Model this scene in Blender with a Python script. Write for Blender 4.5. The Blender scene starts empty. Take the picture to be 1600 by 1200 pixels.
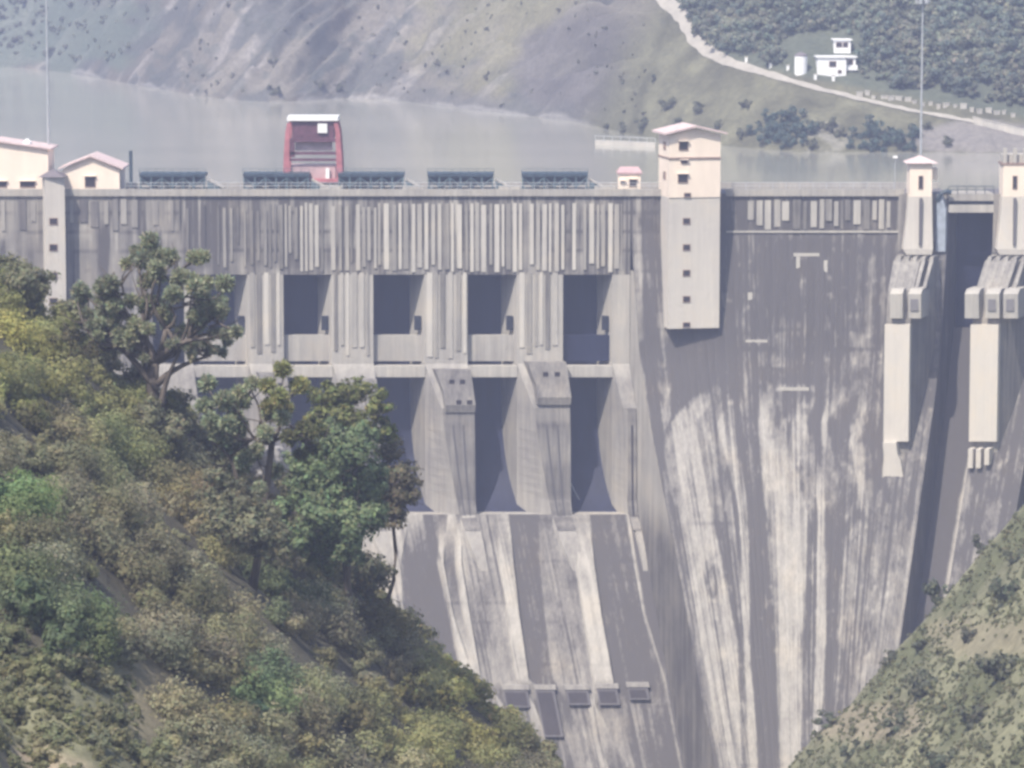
import bpy, math, random
import numpy as np
from mathutils import Vector

R = math.radians
random.seed(7)
rng = np.random.default_rng(7)
S = bpy.context.scene
C = S.collection

# ------------------------------------------------------------------ camera
CAM = np.array([0.0, -600.0, 45.0])
PITCH = math.atan(0.125)
FPX = 6000.0
cd = bpy.data.cameras.new('camera')
cd.sensor_width = 36.0
cd.lens = 36.0 * FPX / 1600.0
cd.clip_start = 1.0
cd.clip_end = 20000.0
cam = bpy.data.objects.new('camera', cd)
cam.location = CAM
cam.rotation_euler = (math.pi / 2 - PITCH, 0, 0)
C.objects.link(cam)
S.camera = cam

# ------------------------------------------------------------------ light
SUN_EL, SUN_LEFT = 54.0, 32.0       # height above the horizon; degrees to the left of straight behind the camera
w = bpy.data.worlds.new('World')
S.world = w
w.use_nodes = True
nt = w.node_tree
nt.nodes.clear()
sky = nt.nodes.new('ShaderNodeTexSky')
sky.sky_type = 'NISHITA'
sky.sun_disc = False
sky.sun_elevation = R(SUN_EL)
sky.sun_rotation = R(180 + SUN_LEFT)
sky.dust_density = 2.5
bgn = nt.nodes.new('ShaderNodeBackground')
bgn.inputs['Strength'].default_value = 0.11
wo = nt.nodes.new('ShaderNodeOutputWorld')
nt.links.new(sky.outputs[0], bgn.inputs[0])
nt.links.new(bgn.outputs[0], wo.inputs[0])
ld = bpy.data.lights.new('sun', 'SUN')
ld.energy = 3.4
ld.angle = R(0.6)
ld.color = (1.0, 0.92, 0.80)
sun = bpy.data.objects.new('sun', ld)
sd = Vector((-math.sin(R(SUN_LEFT)) * math.cos(R(SUN_EL)), -math.cos(R(SUN_LEFT)) * math.cos(R(SUN_EL)), math.sin(R(SUN_EL))))
sun.rotation_euler = sd.to_track_quat('Z', 'Y').to_euler()
C.objects.link(sun)

vs = S.view_settings
vs.view_transform = 'Standard'
vs.look = 'None'
vs.gamma = 1.0
vs.exposure = 0.85
S.render.engine = 'CYCLES'
S.cycles.use_denoising = True
S.cycles.filter_width = 3.0
S.cycles.volume_bounces = 1
S.cycles.max_bounces = 6

# ------------------------------------------------------------------ helpers: picture <-> place
FW = np.array([0, math.cos(PITCH), -math.sin(PITCH)])
UP = np.array([0, math.sin(PITCH), math.cos(PITCH)])


def ray(px, py):
    return np.array([px - 800.0, 0, 0]) + UP * (600.0 - py) + FW * FPX


def at(px, py, Y):
    r = ray(px, py)
    return CAM + r * ((Y - CAM[1]) / r[1])


def proj(P):
    P = np.asarray(P, float) - CAM
    d = P @ FW
    return 800 + FPX * P[..., 0] / d, 600 - FPX * (P @ UP) / d


def hash2(ix, iy, seed):
    n = (ix.astype(np.int64) * 374761393 + iy.astype(np.int64) * 668265263 + seed * 1442695041) & 0xffffffff
    n = ((n ^ (n >> 13)) * 1274126177) & 0xffffffff
    n = n ^ (n >> 16)
    return (n & 0xffff) / 65535.0


def noise(x, y, seed=0):
    x = np.asarray(x, float)
    y = np.asarray(y, float)
    ix, iy = np.floor(x), np.floor(y)
    fx, fy = x - ix, y - iy
    fx = fx * fx * (3 - 2 * fx)
    fy = fy * fy * (3 - 2 * fy)
    a = hash2(ix, iy, seed)
    b = hash2(ix + 1, iy, seed)
    c = hash2(ix, iy + 1, seed)
    d = hash2(ix + 1, iy + 1, seed)
    return (a * (1 - fx) + b * fx) * (1 - fy) + (c * (1 - fx) + d * fx) * fy


def fbm(x, y, seed=0, o=4):
    v, a, t = 0, 1.0, 0
    for k in range(o):
        v = v + a * noise(np.asarray(x) * 2 ** k, np.asarray(y) * 2 ** k, seed + k)
        t += a
        a *= 0.5
    return v / t


def sstep(a, b, x):
    t = np.clip((np.asarray(x, float) - a) / (b - a), 0, 1)
    return t * t * (3 - 2 * t)


# ------------------------------------------------------------------ helpers: materials
def new_mat(name):
    m = bpy.data.materials.new(name)
    m.use_nodes = True
    n = m.node_tree.nodes
    b = n['Principled BSDF']
    b.inputs['Specular IOR Level'].default_value = 0.25
    return m, m.node_tree, b


def nd(t, kind, **kw):
    n = t.nodes.new(kind)
    for k, v in kw.items():
        setattr(n, k, v)
    return n


def noise_node(t, scale, stretch=(1, 1, 1), detail=5.0, rough=0.6):
    g = nd(t, 'ShaderNodeNewGeometry')
    mp = nd(t, 'ShaderNodeMapping')
    mp.inputs['Scale'].default_value = stretch
    t.links.new(g.outputs['Position'], mp.inputs[0])
    nz = nd(t, 'ShaderNodeTexNoise')
    nz.inputs['Scale'].default_value = scale
    nz.inputs['Detail'].default_value = detail
    nz.inputs['Roughness'].default_value = rough
    t.links.new(mp.outputs[0], nz.inputs['Vector'])
    return nz


def ramp(t, src, stops):
    r = nd(t, 'ShaderNodeValToRGB')
    e = r.color_ramp.elements
    while len(e) < len(stops):
        e.new(0.5)
    for q, (p, c) in zip(e, stops):
        q.position = p
        q.color = c if len(c) == 4 else (*c, 1)
    t.links.new(src, r.inputs[0])
    return r


def mixc(t, kind, fac, a, b):
    m = nd(t, 'ShaderNodeMix', data_type='RGBA', blend_type=kind)
    for sock, v in ((m.inputs[0], fac), (m.inputs[6], a), (m.inputs[7], b)):
        if hasattr(v, 'is_output'):
            t.links.new(v, sock)
        else:
            sock.default_value = v if isinstance(v, (int, float)) else ((*v, 1) if len(v) == 3 else v)
    return m.outputs[2]


def plain(name, col, rough=0.6, metal=0.0, var=0.25, scale=0.8, stretch=(1, 1, 1), bump=0.0):
    m, t, b = new_mat(name)
    nz = noise_node(t, scale, stretch)
    lo = tuple(c * (1 - var) for c in col)
    hi = tuple(min(1, c * (1 + var)) for c in col)
    r = ramp(t, nz.outputs[0], [(0.3, lo), (0.7, hi)])
    t.links.new(r.outputs[0], b.inputs['Base Color'])
    b.inputs['Roughness'].default_value = rough
    b.inputs['Metallic'].default_value = metal
    if bump:
        bp = nd(t, 'ShaderNodeBump')
        bp.inputs['Strength'].default_value = bump
        t.links.new(nz.outputs[0], bp.inputs['Height'])
        t.links.new(bp.outputs[0], b.inputs['Normal'])
    return m


def concrete(name, light=(0.455, 0.432, 0.39), dark=(0.098, 0.092, 0.092), lo=0.33, hi=0.66, amount=1.0):
    """weathered concrete: attribute tone (0 clean .. 1 stained, painted shade too) + run-down streaks + blotches"""
    m, t, b = new_mat(name)
    at_ = nd(t, 'ShaderNodeAttribute', attribute_name='tone')
    st = noise_node(t, 1.0, (0.9, 0.9, 0.045), 6, 0.62)
    st2 = noise_node(t, 1.0, (3.2, 3.2, 0.12), 4, 0.6)
    bl = noise_node(t, 0.16, (1, 1, 0.8), 8, 0.68)
    s1 = ramp(t, st.outputs[0], [(lo, (0, 0, 0)), (hi, (1, 1, 1))])
    s2 = ramp(t, st2.outputs[0], [(0.35, (0, 0, 0)), (0.68, (1, 1, 1))])
    s3 = ramp(t, bl.outputs[0], [(0.35, (0, 0, 0)), (0.65, (1, 1, 1))])

    def mth(op, a, b_):
        q = nd(t, 'ShaderNodeMath', operation=op)
        for sk, v in ((q.inputs[0], a), (q.inputs[1], b_)):
            if hasattr(v, 'is_output'):
                t.links.new(v, sk)
            else:
                sk.default_value = v
        return q.outputs[0]
    v = mth('MULTIPLY', s1.outputs[0], 0.26 * amount)
    v = mth('ADD', v, mth('MULTIPLY', s2.outputs[0], 0.2 * amount))
    v = mth('ADD', v, mth('MULTIPLY', s3.outputs[0], 0.2 * amount))
    v = mth('ADD', v, -0.3 * amount)
    v = mth('ADD', v, at_.outputs['Fac'])
    v = mth('ADD', v, 0.14)
    v = mth('MINIMUM', mth('MAXIMUM', v, 0.0), 1.0)
    col = mixc(t, 'MIX', v, light, dark)
    tint = ramp(t, bl.outputs[0], [(0.3, (1.04, 1.0, 0.94)), (0.5, (1, 1, 1)), (0.72, (0.99, 0.985, 1.0))])
    col = mixc(t, 'MULTIPLY', 1.0, col, tint.outputs[0])
    t.links.new(col, b.inputs['Base Color'])
    b.inputs['Roughness'].default_value = 0.9
    fine = noise_node(t, 1.6, (1, 1, 0.6), 6, 0.7)
    bp = nd(t, 'ShaderNodeBump')
    bp.inputs['Strength'].default_value = 0.35
    bp.inputs['Distance'].default_value = 0.25
    t.links.new(fine.outputs[0], bp.inputs['Height'])
    t.links.new(bp.outputs[0], b.inputs['Normal'])
    return m


def leaf_mat(name):
    """leaf colour = per-leaf attribute tint times the object's own colour; thin leaves let some light through"""
    m, t, b = new_mat(name)
    a = nd(t, 'ShaderNodeAttribute', attribute_name='tint')
    oi = nd(t, 'ShaderNodeObjectInfo')
    col = mixc(t, 'MULTIPLY', 1.0, a.outputs['Color'], oi.outputs['Color'])
    t.links.new(col, b.inputs['Base Color'])
    b.inputs['Roughness'].default_value = 0.65
    tr = nd(t, 'ShaderNodeBsdfTranslucent')
    t.links.new(col, tr.inputs[0])
    mx = nd(t, 'ShaderNodeMixShader')
    mx.inputs[0].default_value = 0.5
    t.links.new(b.outputs[0], mx.inputs[1])
    t.links.new(tr.outputs[0], mx.inputs[2])
    out = t.nodes['Material Output']
    t.links.new(mx.outputs[0], out.inputs[0])
    return m


def ground_mat(name, rough=0.95):
    m, t, b = new_mat(name)
    a = nd(t, 'ShaderNodeAttribute', attribute_name='tint')
    nz = noise_node(t, 0.9, (1, 1, 1), 8, 0.7)
    r = ramp(t, nz.outputs[0], [(0.3, (0.7, 0.7, 0.7)), (0.72, (1.3, 1.3, 1.3))])
    col = mixc(t, 'MULTIPLY', 1.0, a.outputs['Color'], r.outputs[0])
    t.links.new(col, b.inputs['Base Color'])
    b.inputs['Roughness'].default_value = rough
    bp = nd(t, 'ShaderNodeBump')
    bp.inputs['Strength'].default_value = 0.6
    bp.inputs['Distance'].default_value = 0.5
    t.links.new(nz.outputs[0], bp.inputs['Height'])
    t.links.new(bp.outputs[0], b.inputs['Normal'])
    return m


M_CONC = concrete('weathered_concrete')
M_PALE = concrete('pale_concrete', light=(0.485, 0.462, 0.415), dark=(0.118, 0.111, 0.114), amount=0.9)
M_FIN = concrete('lime_streaked_concrete', light=(0.55, 0.523, 0.47), dark=(0.10, 0.094, 0.09), amount=0.8)
M_CLEAN = concrete('clean_concrete', light=(0.63, 0.59, 0.525), dark=(0.35, 0.33, 0.31), amount=0.6)
M_GREY = concrete('grey_concrete', light=(0.22, 0.21, 0.215), dark=(0.10, 0.095, 0.105), amount=0.7)
M_HOLE = concrete('outlet_painted_shade', light=(0.12, 0.108, 0.115), dark=(0.055, 0.05, 0.055), amount=0.8)
M_DARKC = concrete('dark_groove', light=(0.12, 0.115, 0.12), dark=(0.06, 0.058, 0.065), amount=0.5)  # dark concrete for the vertical strips on the pier noses
M_GATE = plain('shade_dark_gate_steel', (0.014, 0.017, 0.042), 0.55, 0.0, 0.35, 0.5, (1, 1, 0.15))  # blue-violet shade of the recesses is put into this steel colour
M_VOID = plain('recess_steel', (0.02, 0.024, 0.036), 0.8)
M_STEEL = plain('blue_grey_steel', (0.085, 0.125, 0.145), 0.5, 0.0, 0.4, 1.2)
M_DSTEEL = plain('dark_blue_steel', (0.045, 0.068, 0.09), 0.5, 0.0, 0.35, 1.2)
M_LSTEEL = plain('galvanised_steel', (0.42, 0.44, 0.46), 0.45, 0.2, 0.15)
M_RED = plain('red_crane_paint', (0.40, 0.15, 0.17), 0.45, 0.0, 0.25, 1.0)
M_MAROON = plain('dark_red_machinery', (0.12, 0.055, 0.08), 0.55, 0.0, 0.3, 1.5)
M_PINK = plain('faded_pink_panel', (0.47, 0.33, 0.34), 0.6, 0.0, 0.12, 1.5)
M_WHITE = plain('white_paint', (0.8, 0.8, 0.79), 0.5, 0.0, 0.06, 0.8)
M_CREAM = plain('cream_render', (0.80, 0.69, 0.58), 0.8, 0.0, 0.07, 0.5, (1, 1, 0.3))
M_ROOF = plain('faded_pink_roof', (0.60, 0.48, 0.465), 0.7, 0.0, 0.16, 1.2)
M_DROOF = plain('grey_roof', (0.17, 0.15, 0.16), 0.7, 0.0, 0.2, 1.2)
M_GLASS = plain('dark_window_glass', (0.035, 0.03, 0.035), 0.25, 0.0, 0.3)
M_TRIM = plain('brown_trim', (0.28, 0.2, 0.17), 0.7)
M_BARK = plain('grey_brown_bark', (0.10, 0.085, 0.075), 0.9, 0.0, 0.4, 3.0, (1, 1, 0.3))
M_ROAD = plain('pale_dirt_road', (0.33, 0.31, 0.275), 0.95, 0.0, 0.12, 0.4)
M_ROCK = plain('grey_rock', (0.30, 0.29, 0.29), 0.95, 0.0, 0.4, 0.8, (1, 1, 1), 0.8)
M_LEAF = leaf_mat('leaves')
M_SOIL = ground_mat('hillside_soil')


# ------------------------------------------------------------------ helpers: meshes and tags
def tag(o, label=None, cat=None, group=None, kind=None):
    if label: o['label'] = label
    if cat: o['category'] = cat
    if group: o['group'] = group
    if kind: o['kind'] = kind
    return o


def empty(name, loc, label, cat, group=None):
    o = bpy.data.objects.new(name, None)
    o.location = [float(q) for q in loc]
    o.empty_display_size = 0.5
    C.objects.link(o)
    return tag(o, label, cat, group)


def origin_of(o):
    p = Vector((0, 0, 0))
    while o is not None:
        p = p + o.location
        o = o.parent
    return p


def copy_tree(o, loc=None, parent=None):
    c = o.copy()
    C.objects.link(c)
    if parent is not None:
        c.parent = parent
    if loc is not None:
        c.location = [float(q) for q in loc]
    for ch in list(o.children):
        copy_tree(ch, None, c)
    return c


class MB:
    def __init__(self):
        self.v, self.f, self.tone = [], [], []

    def add(self, vs_, fs, tone=None):
        b = len(self.v)
        self.v += [tuple(map(float, q)) for q in vs_]
        self.f += [tuple(i + b for i in q) for q in fs]
        self.tone += list(tone) if tone is not None else [0.0] * len(vs_)
        return self

    def box(self, x0, x1, y0, y1, z0, z1, tone=0.0, rz=0.0, piv=None):
        vv = [(x, y, z) for z in (z0, z1) for x, y in ((x0, y0), (x1, y0), (x1, y1), (x0, y1))]
        if rz:
            cx, cy = piv if piv else ((x0 + x1) / 2, (y0 + y1) / 2)
            c, s_ = math.cos(rz), math.sin(rz)
            vv = [(cx + (x - cx) * c - (y - cy) * s_, cy + (x - cx) * s_ + (y - cy) * c, z) for x, y, z in vv]
        return self.add(vv, [(3, 2, 1, 0), (4, 5, 6, 7), (0, 1, 5, 4), (1, 2, 6, 5), (2, 3, 7, 6), (3, 0, 4, 7)], [tone] * 8)

    def rings(self, rs, tones=None, caps=True, closed=True):
        n = len(rs[0])
        vv = [p for r in rs for p in r]
        ff = []
        for i in range(len(rs) - 1):
            for j in range(n if closed else n - 1):
                k = (j + 1) % n
                ff.append((i * n + j, i * n + k, (i + 1) * n + k, (i + 1) * n + j))
        if caps:
            ff.append(tuple(range(n - 1, -1, -1)))
            ff.append(tuple((len(rs) - 1) * n + j for j in range(n)))
        tn = None
        if tones is not None:
            tn = [t for t in tones for _ in range(n)]
        return self.add(vv, ff, tn)

    def tube(self, pts, rad, n=8):
        pts = [Vector(p) for p in pts]
        if not hasattr(rad, '__len__'):
            rad = [rad] * len(pts)
        rs = []
        for i, p in enumerate(pts):
            d = (pts[min(i + 1, len(pts) - 1)] - pts[max(i - 1, 0)]).normalized()
            a = d.cross(Vector((0, 0, 1)))
            if a.length < 1e-3:
                a = Vector((1, 0, 0))
            a.normalize()
            b = d.cross(a).normalized()
            rs.append([p + (a * math.cos(q * 2 * math.pi / n) + b * math.sin(q * 2 * math.pi / n)) * rad[i] for q in range(n)])
        return self.rings(rs)

    def bar(self, a, b, r):
        return self.tube([a, b], r, 4)

    def build(self, name, mat, parent=None, smooth=False, label=None, origin=None):
        me = bpy.data.meshes.new(name)
        o_ = origin_of(parent) if parent is not None else Vector(origin or (0, 0, 0))
        me.from_pydata([(x - o_.x, y - o_.y, z - o_.z) for x, y, z in self.v], [], self.f)
        a = me.attributes.new('tone', 'FLOAT', 'POINT')
        a.data.foreach_set('value', np.array(self.tone, np.float32))
        me.materials.append(mat)
        if smooth:
            me.polygons.foreach_set('use_smooth', [True] * len(me.polygons))
        o = bpy.data.objects.new(name, me)
        C.objects.link(o)
        if parent is not None:
            o.parent = parent
        else:
            o.location = o_
        if label:
            o['label'] = label
        return o


def grid_obj(name, P, mat, parent=None, tone=None, tint=None, smooth=True, flip=False):
    """P: (n, m, 3) array of points -> one sheet"""
    n, m = P.shape[:2]
    me = bpy.data.meshes.new(name)
    o_ = origin_of(parent) if parent is not None else Vector((0, 0, 0))
    V = P.reshape(-1, 3) - np.array(o_)
    i = np.arange(n - 1)[:, None] * m + np.arange(m - 1)[None, :]
    F = np.stack([i, i + 1, i + m + 1, i + m], -1).reshape(-1, 4)
    if flip:
        F = F[:, ::-1]
    mesh_np(me, V, F)
    if tone is not None:
        a = me.attributes.new('tone', 'FLOAT', 'POINT')
        a.data.foreach_set('value', tone.reshape(-1).astype(np.float32))
    if tint is not None:
        a = me.attributes.new('tint', 'FLOAT_COLOR', 'POINT')
        t4 = np.concatenate([tint.reshape(-1, 3), np.ones((V.shape[0], 1))], 1)
        a.data.foreach_set('color', t4.reshape(-1).astype(np.float32))
    if smooth:
        me.polygons.foreach_set('use_smooth', np.ones(len(me.polygons), bool))
    me.materials.append(mat)
    o = bpy.data.objects.new(name, me)
    C.objects.link(o)
    if parent is not None:
        o.parent = parent
    return o


def mesh_np(me, V, F):
    k = F.shape[1]
    me.vertices.add(len(V))
    me.vertices.foreach_set('co', np.ascontiguousarray(V, np.float32).reshape(-1))
    me.loops.add(F.size)
    me.loops.foreach_set('vertex_index', np.ascontiguousarray(F, np.int32).reshape(-1))
    me.polygons.add(len(F))
    me.polygons.foreach_set('loop_start', np.arange(0, F.size, k, dtype=np.int32))
    me.update(calc_edges=True)
    me.validate()


def leaves_obj(name, cen, size, tint, parent=None, origin=None, up=0.35, long=1.5, spiky=False):
    """one mesh of many small pointed leaf sprays (kite quads), each with its own tint"""
    n = len(cen)
    size = np.broadcast_to(np.asarray(size, float), (n,))[:, None]
    a = rng.normal(size=(n, 3))
    a[:, 2] = a[:, 2] * 0.7 + rng.uniform(-0.3, 0.5, n)
    a /= np.linalg.norm(a, axis=1, keepdims=True) + 1e-9
    out_ = cen[:, 3:]
    nrm = cen[:, 3:] + rng.normal(size=(n, 3)) * 0.28
    cen = cen[:, :3]
    b = np.cross(nrm, a)
    b /= np.linalg.norm(b, axis=1, keepdims=True) + 1e-9
    a = np.cross(b, nrm)
    a /= np.linalg.norm(a, axis=1, keepdims=True) + 1e-9
    if spiky:
        a = out_ + rng.normal(size=(n, 3)) * 0.35
        a /= np.linalg.norm(a, axis=1, keepdims=True) + 1e-9
        b = np.cross(a, rng.normal(size=(n, 3)) + np.array([0.3, 0, 0.6]))
        b /= np.linalg.norm(b, axis=1, keepdims=True) + 1e-9
    L = size * long * rng.uniform(0.7, 1.25, (n, 1))
    W = size * rng.uniform(0.6, 1.0, (n, 1))
    v0 = cen - a * L * 0.5
    v1 = cen + b * W * 0.5 - a * L * 0.08
    v2 = cen + a * L * 0.5
    v3 = cen - b * W * 0.5 - a * L * 0.08
    V = np.stack([v0, v1, v2, v3], 1).reshape(-1, 3)
    o_ = origin_of(parent) if parent is not None else Vector(origin or (0, 0, 0))
    V = V - np.array(o_)
    F = np.arange(n * 4).reshape(n, 4)
    me = bpy.data.meshes.new(name)
    mesh_np(me, V, F)
    at_ = me.attributes.new('tint', 'FLOAT_COLOR', 'POINT')
    t4 = np.concatenate([np.repeat(tint, 4, 0), np.ones((n * 4, 1))], 1)
    at_.data.foreach_set('color', np.clip(t4, 0, 1).reshape(-1).astype(np.float32))
    me.materials.append(M_LEAF)
    o = bpy.data.objects.new(name, me)
    C.objects.link(o)
    if parent is not None:
        o.parent = parent
    else:
        o.location = o_
    return o


def clump(c, r, n, flat=0.8):
    """n points in an uneven leafy clump about c"""
    k = max(3, int(n / 45))
    d = rng.normal(size=(k, 3))
    d /= np.linalg.norm(d, axis=1, keepdims=True)
    sub = d * r * rng.uniform(0.35, 0.95, (k, 1))
    sub[:, 2] *= flat
    idx = rng.integers(0, k, n)
    p = rng.normal(size=(n, 3))
    p /= np.linalg.norm(p, axis=1, keepdims=True) + 1e-9
    out = p * 0.9 + sub[idx] / (r + 1e-6) * 0.7 + np.array([0, 0, 0.25])
    p = p * r * 0.36 * rng.uniform(0.45, 1.1, (n, 1))
    p[:, 2] *= 0.8
    return np.concatenate([np.asarray(c) + sub[idx] + p, out], 1)


# ------------------------------------------------------------------ far shore terrain (beyond the reservoir)
WATER_Z = -5.0
SH = [(-900, 92), (-400, 96), (0, 104), (100, 112), (210, 132), (290, 148), (360, 156), (420, 163), (480, 158), (560, 151), (650, 160),
      (800, 180), (930, 189), (950, 206), (1010, 222), (1130, 226), (1260, 242), (1350, 236), (1450, 238), (1600, 240), (2000, 236), (2600, 230)]
shx, shy = [], []
for px, py in SH:
    r = ray(px, py)
    k = (WATER_Z - CAM[2]) / r[2]
    p = CAM + r * k
    shx.append(p[0])
    shy.append(p[1])


_sx = np.arange(-600, 600, 1.0)
_sy = np.interp(_sx, shx, shy)
_k = np.exp(-0.5 * (np.arange(-24, 25) / 8.0) ** 2)
_sy = np.convolve(np.pad(_sy, 24, mode='edge'), _k / _k.sum(), 'valid')


def shore_y(X):
    X = np.asarray(X, float)
    return np.interp(X, _sx, _sy) + 2.2 * (fbm(X * 0.12, X * 0, 31) - 0.5)


def far_z(X, Y):
    X = np.asarray(X, float)
    Y = np.asarray(Y, float)
    u = Y - shore_y(X)
    k = np.interp(X, [-300, -60, 10, 35, 60, 120, 300], [0.72, 0.8, 0.72, 0.5, 0.52, 0.55, 0.6])
    z = WATER_Z + k * u
    q = X - 0.7 * u
    amp = sstep(-8, 14, u) * sstep(45, 15, X)
    z = z + amp * (4.2 * (fbm(q * 0.085, u * 0.02, 3) - 0.5) + 4.2 * (fbm(q * 0.25, u * 0.05, 5) - 0.5) + 1.6 * (fbm(q * 0.8, u * 0.12, 6) - 0.5) - 3.0 * sstep(0.25, 0.0, np.abs(fbm(q * 0.11 + 3, u * 0.03, 7) - 0.5) * 2))
    z = z + 2.6 * sstep(-2, 10, u) * (fbm(X * 0.07, Y * 0.07, 9) - 0.5)
    cliff = np.where(u > 0, 0.7 * sstep(0, 2.2, u), 0.0) * (0.5 + noise(X * 0.15, X * 0, 12))
    return z + cliff


def far_hit(px, py):
    r = ray(px, py)
    r = r / r[1]
    ts = np.arange(700, 1700, 0.35)
    P = CAM + ts[:, None] * r
    g = P[:, 2] - far_z(P[:, 0], P[:, 1])
    i = int(np.argmax(g < 0))
    return P[i] * 1.0


gx = np.concatenate([np.arange(-420, -190, 4.0), np.arange(-190, 190, 0.8), np.arange(190, 430, 4.0)])
gu = np.concatenate([np.arange(-24, 0, 3.0), np.arange(0, 62, 0.75), np.arange(62, 125, 4.0)])
GX, GU = np.meshgrid(gx, gu)
GY = shore_y(GX) + GU
FP = np.stack([GX, GY, far_z(GX, GY)], -1)
fpx, fpy = proj(FP)
u = GU
q = GX - 0.7 * u


def blend(col, c, w_):
    return col * (1 - w_[..., None]) + np.asarray(c) * w_[..., None]


def blob(px, py, cx, cy, rx, ry, jit=0.0, seed=0):
    d = ((px - cx) / rx) ** 2 + ((py - cy) / ry) ** 2
    if jit:
        d = d + jit * (fbm(px * 0.02, py * 0.03, seed) - 0.5) * 2
    return sstep(1.25, 0.6, d)


FT = np.zeros(FP.shape) + np.array([0.15, 0.138, 0.118])
FT = FT * (0.45 + 1.1 * fbm(q * 0.16, u * 0.03, 20))[..., None]
FT = blend(FT, (0.29, 0.27, 0.255), sstep(0.54, 0.68, fbm(q * 0.4, u * 0.045, 21)) * 0.7 * sstep(980, 900, fpx))
FT = blend(FT, (0.075, 0.08, 0.078), sstep(0.52, 0.64, fbm(q * 0.15 + 8, u * 0.08, 23)) * 0.75)
FT = blend(FT, (0.07, 0.08, 0.07), sstep(0.6, 0.68, fbm(GX * 0.3, GU * 0.3, 26)) * 0.5)
FT = blend(FT, (0.10, 0.125, 0.10), blob(fpx, fpy, 60, 40, 190, 75, 0.9, 2) * 0.8)
FT = blend(FT, (0.19, 0.18, 0.11), blob(fpx, fpy, 790, 40, 150, 110, 0.8, 4) * 0.75 * (0.4 + 0.6 * sstep(0.35, 0.6, fbm(q * 0.2, u * 0.04, 28))))
FT = blend(FT, np.array([0.115, 0.107, 0.105]) * (0.6 + 0.8 * fbm(q * 0.5, u * 0.1, 27))[..., None], blob(fpx, fpy, 905, 100, 110, 85, 0.5, 6) * 0.85)
FT = blend(FT, (0.12, 0.12, 0.115), sstep(7, 0.5, u) * sstep(560, 620, fpx) * sstep(960, 900, fpx) * 0.7)
FT = blend(FT, (0.3, 0.29, 0.28), sstep(0.9, 0.3, np.abs(u - 0.6)) * sstep(0.45, 0.65, noise(GX * 0.08, GX * 0, 44)) * 0.6)
grs = sstep(925, 1015, fpx + 45 * (fbm(fpx * 0.02, fpy * 0.02, 15) - 0.5) - 0.45 * (90 - fpy))
gcol = np.array([0.125, 0.122, 0.08]) * (0.35 + 1.25 * fbm(GX * 0.2, GY * 0.2, 17))[..., None]
FT = FT * (1 - grs[..., None]) + gcol * grs[..., None]
fr_line = np.interp(fpx, [900, 1035, 1080, 1110, 1200, 1430, 1700], [-150, -10, 60, 88, 112, 158, 205])
FT = blend(FT, (0.085, 0.10, 0.075), grs * sstep(2, -10, fpy - fr_line) * 0.85)
FT = blend(FT, (0.26, 0.25, 0.215), blob(fpx, fpy, 1290, 215, 45, 22, 1.0, 8) * 0.7 * sstep(0.45, 0.6, fbm(GX * 0.5, GY * 0.4, 19)))
FT = blend(FT, (0.21, 0.195, 0.19), blob(fpx, fpy, 1520, 215, 110, 28, 0.6, 9) * 0.8)
far = grid_obj('hills', FP, M_SOIL, tint=FT)
tag(far, 'grey scree and grassy hillside beyond the reservoir', 'hills', kind='structure')

# water
mw, tw, bw = new_mat('muddy_reservoir_water')
bw.inputs['Roughness'].default_value = 0.1
bw.inputs['Specular IOR Level'].default_value = 0.5
nzw = noise_node(tw, 0.011, (1, 2.2, 1), 5, 0.6)
rw = ramp(tw, nzw.outputs[0], [(0.3, (0.27, 0.27, 0.23)), (0.7, (0.36, 0.352, 0.305))])
tw.links.new(rw.outputs[0], bw.inputs['Base Color'])
rip = noise_node(tw, 0.9, (1, 0.7, 1), 3, 0.5)
bpw = nd(tw, 'ShaderNodeBump')
bpw.inputs['Strength'].default_value = 0.25
bpw.inputs['Distance'].default_value = 0.12
tw.links.new(rip.outputs[0], bpw.inputs['Height'])
tw.links.new(bpw.outputs[0], bw.inputs['Normal'])
wtr = MB().add([(-420, 11.6, WATER_Z), (430, 11.6, WATER_Z), (430, 660, WATER_Z), (-420, 660, WATER_Z)], [(0, 1, 2, 3)]).build('water', mw)
tag(wtr, 'calm muddy grey green reservoir behind the dam crest', 'water', kind='structure')

# road on the far hillside
RP = [(1012, -22, 15), (1040, 5, 22), (1066, 24, 26), (1078, 45, 27), (1090, 68, 25), (1115, 88, 18), (1150, 103, 13), (1200, 117, 10),
      (1260, 136, 7), (1330, 153, 6), (1420, 174, 5), (1500, 188, 5), (1600, 207, 6), (1700, 226, 10)]
rp = []
for i in range(len(RP) - 1):
    for k in range(8):
        f = k / 8
        a, b = RP[i], RP[i + 1]
        rp.append([a[j] * (1 - f) + b[j] * f for j in range(3)])
rp = np.array(rp)
ker = np.ones(7) / 7
for j in range(3):
    rp[3:-3, j] = np.convolve(rp[:, j], ker, 'valid')
mb = MB()
road_pts = []
prev = None
for i in range(1, len(rp) - 1):
    t = rp[i + 1, :2] - rp[i - 1, :2]
    t /= np.linalg.norm(t)
    nr = np.array([-t[1], t[0]])
    wd = rp[i, 2] * (0.5 + 0.06 * math.sin(i * 0.9))
    row = []
    for k in range(5):
        q_ = rp[i, :2] + nr * wd * (k / 2 - 1)
        h = far_hit(q_[0], q_[1])
        row.append((h[0], h[1], float(far_z(h[0], h[1])) + 0.22))
    road_pts.append(row[2])
    b0 = len(mb.v)
    mb.v += row
    mb.tone += [0] * 5
    if prev is not None:
        for k in range(4):
            mb.f.append((prev + k, prev + k + 1, b0 + k + 1, b0 + k))
    prev = b0
rd = mb.build('road', M_ROAD, smooth=True)
tag(rd, 'pale dirt road curving along the far hillside', 'road', kind='structure')

# ------------------------------------------------------------------ near valley ground


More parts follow.
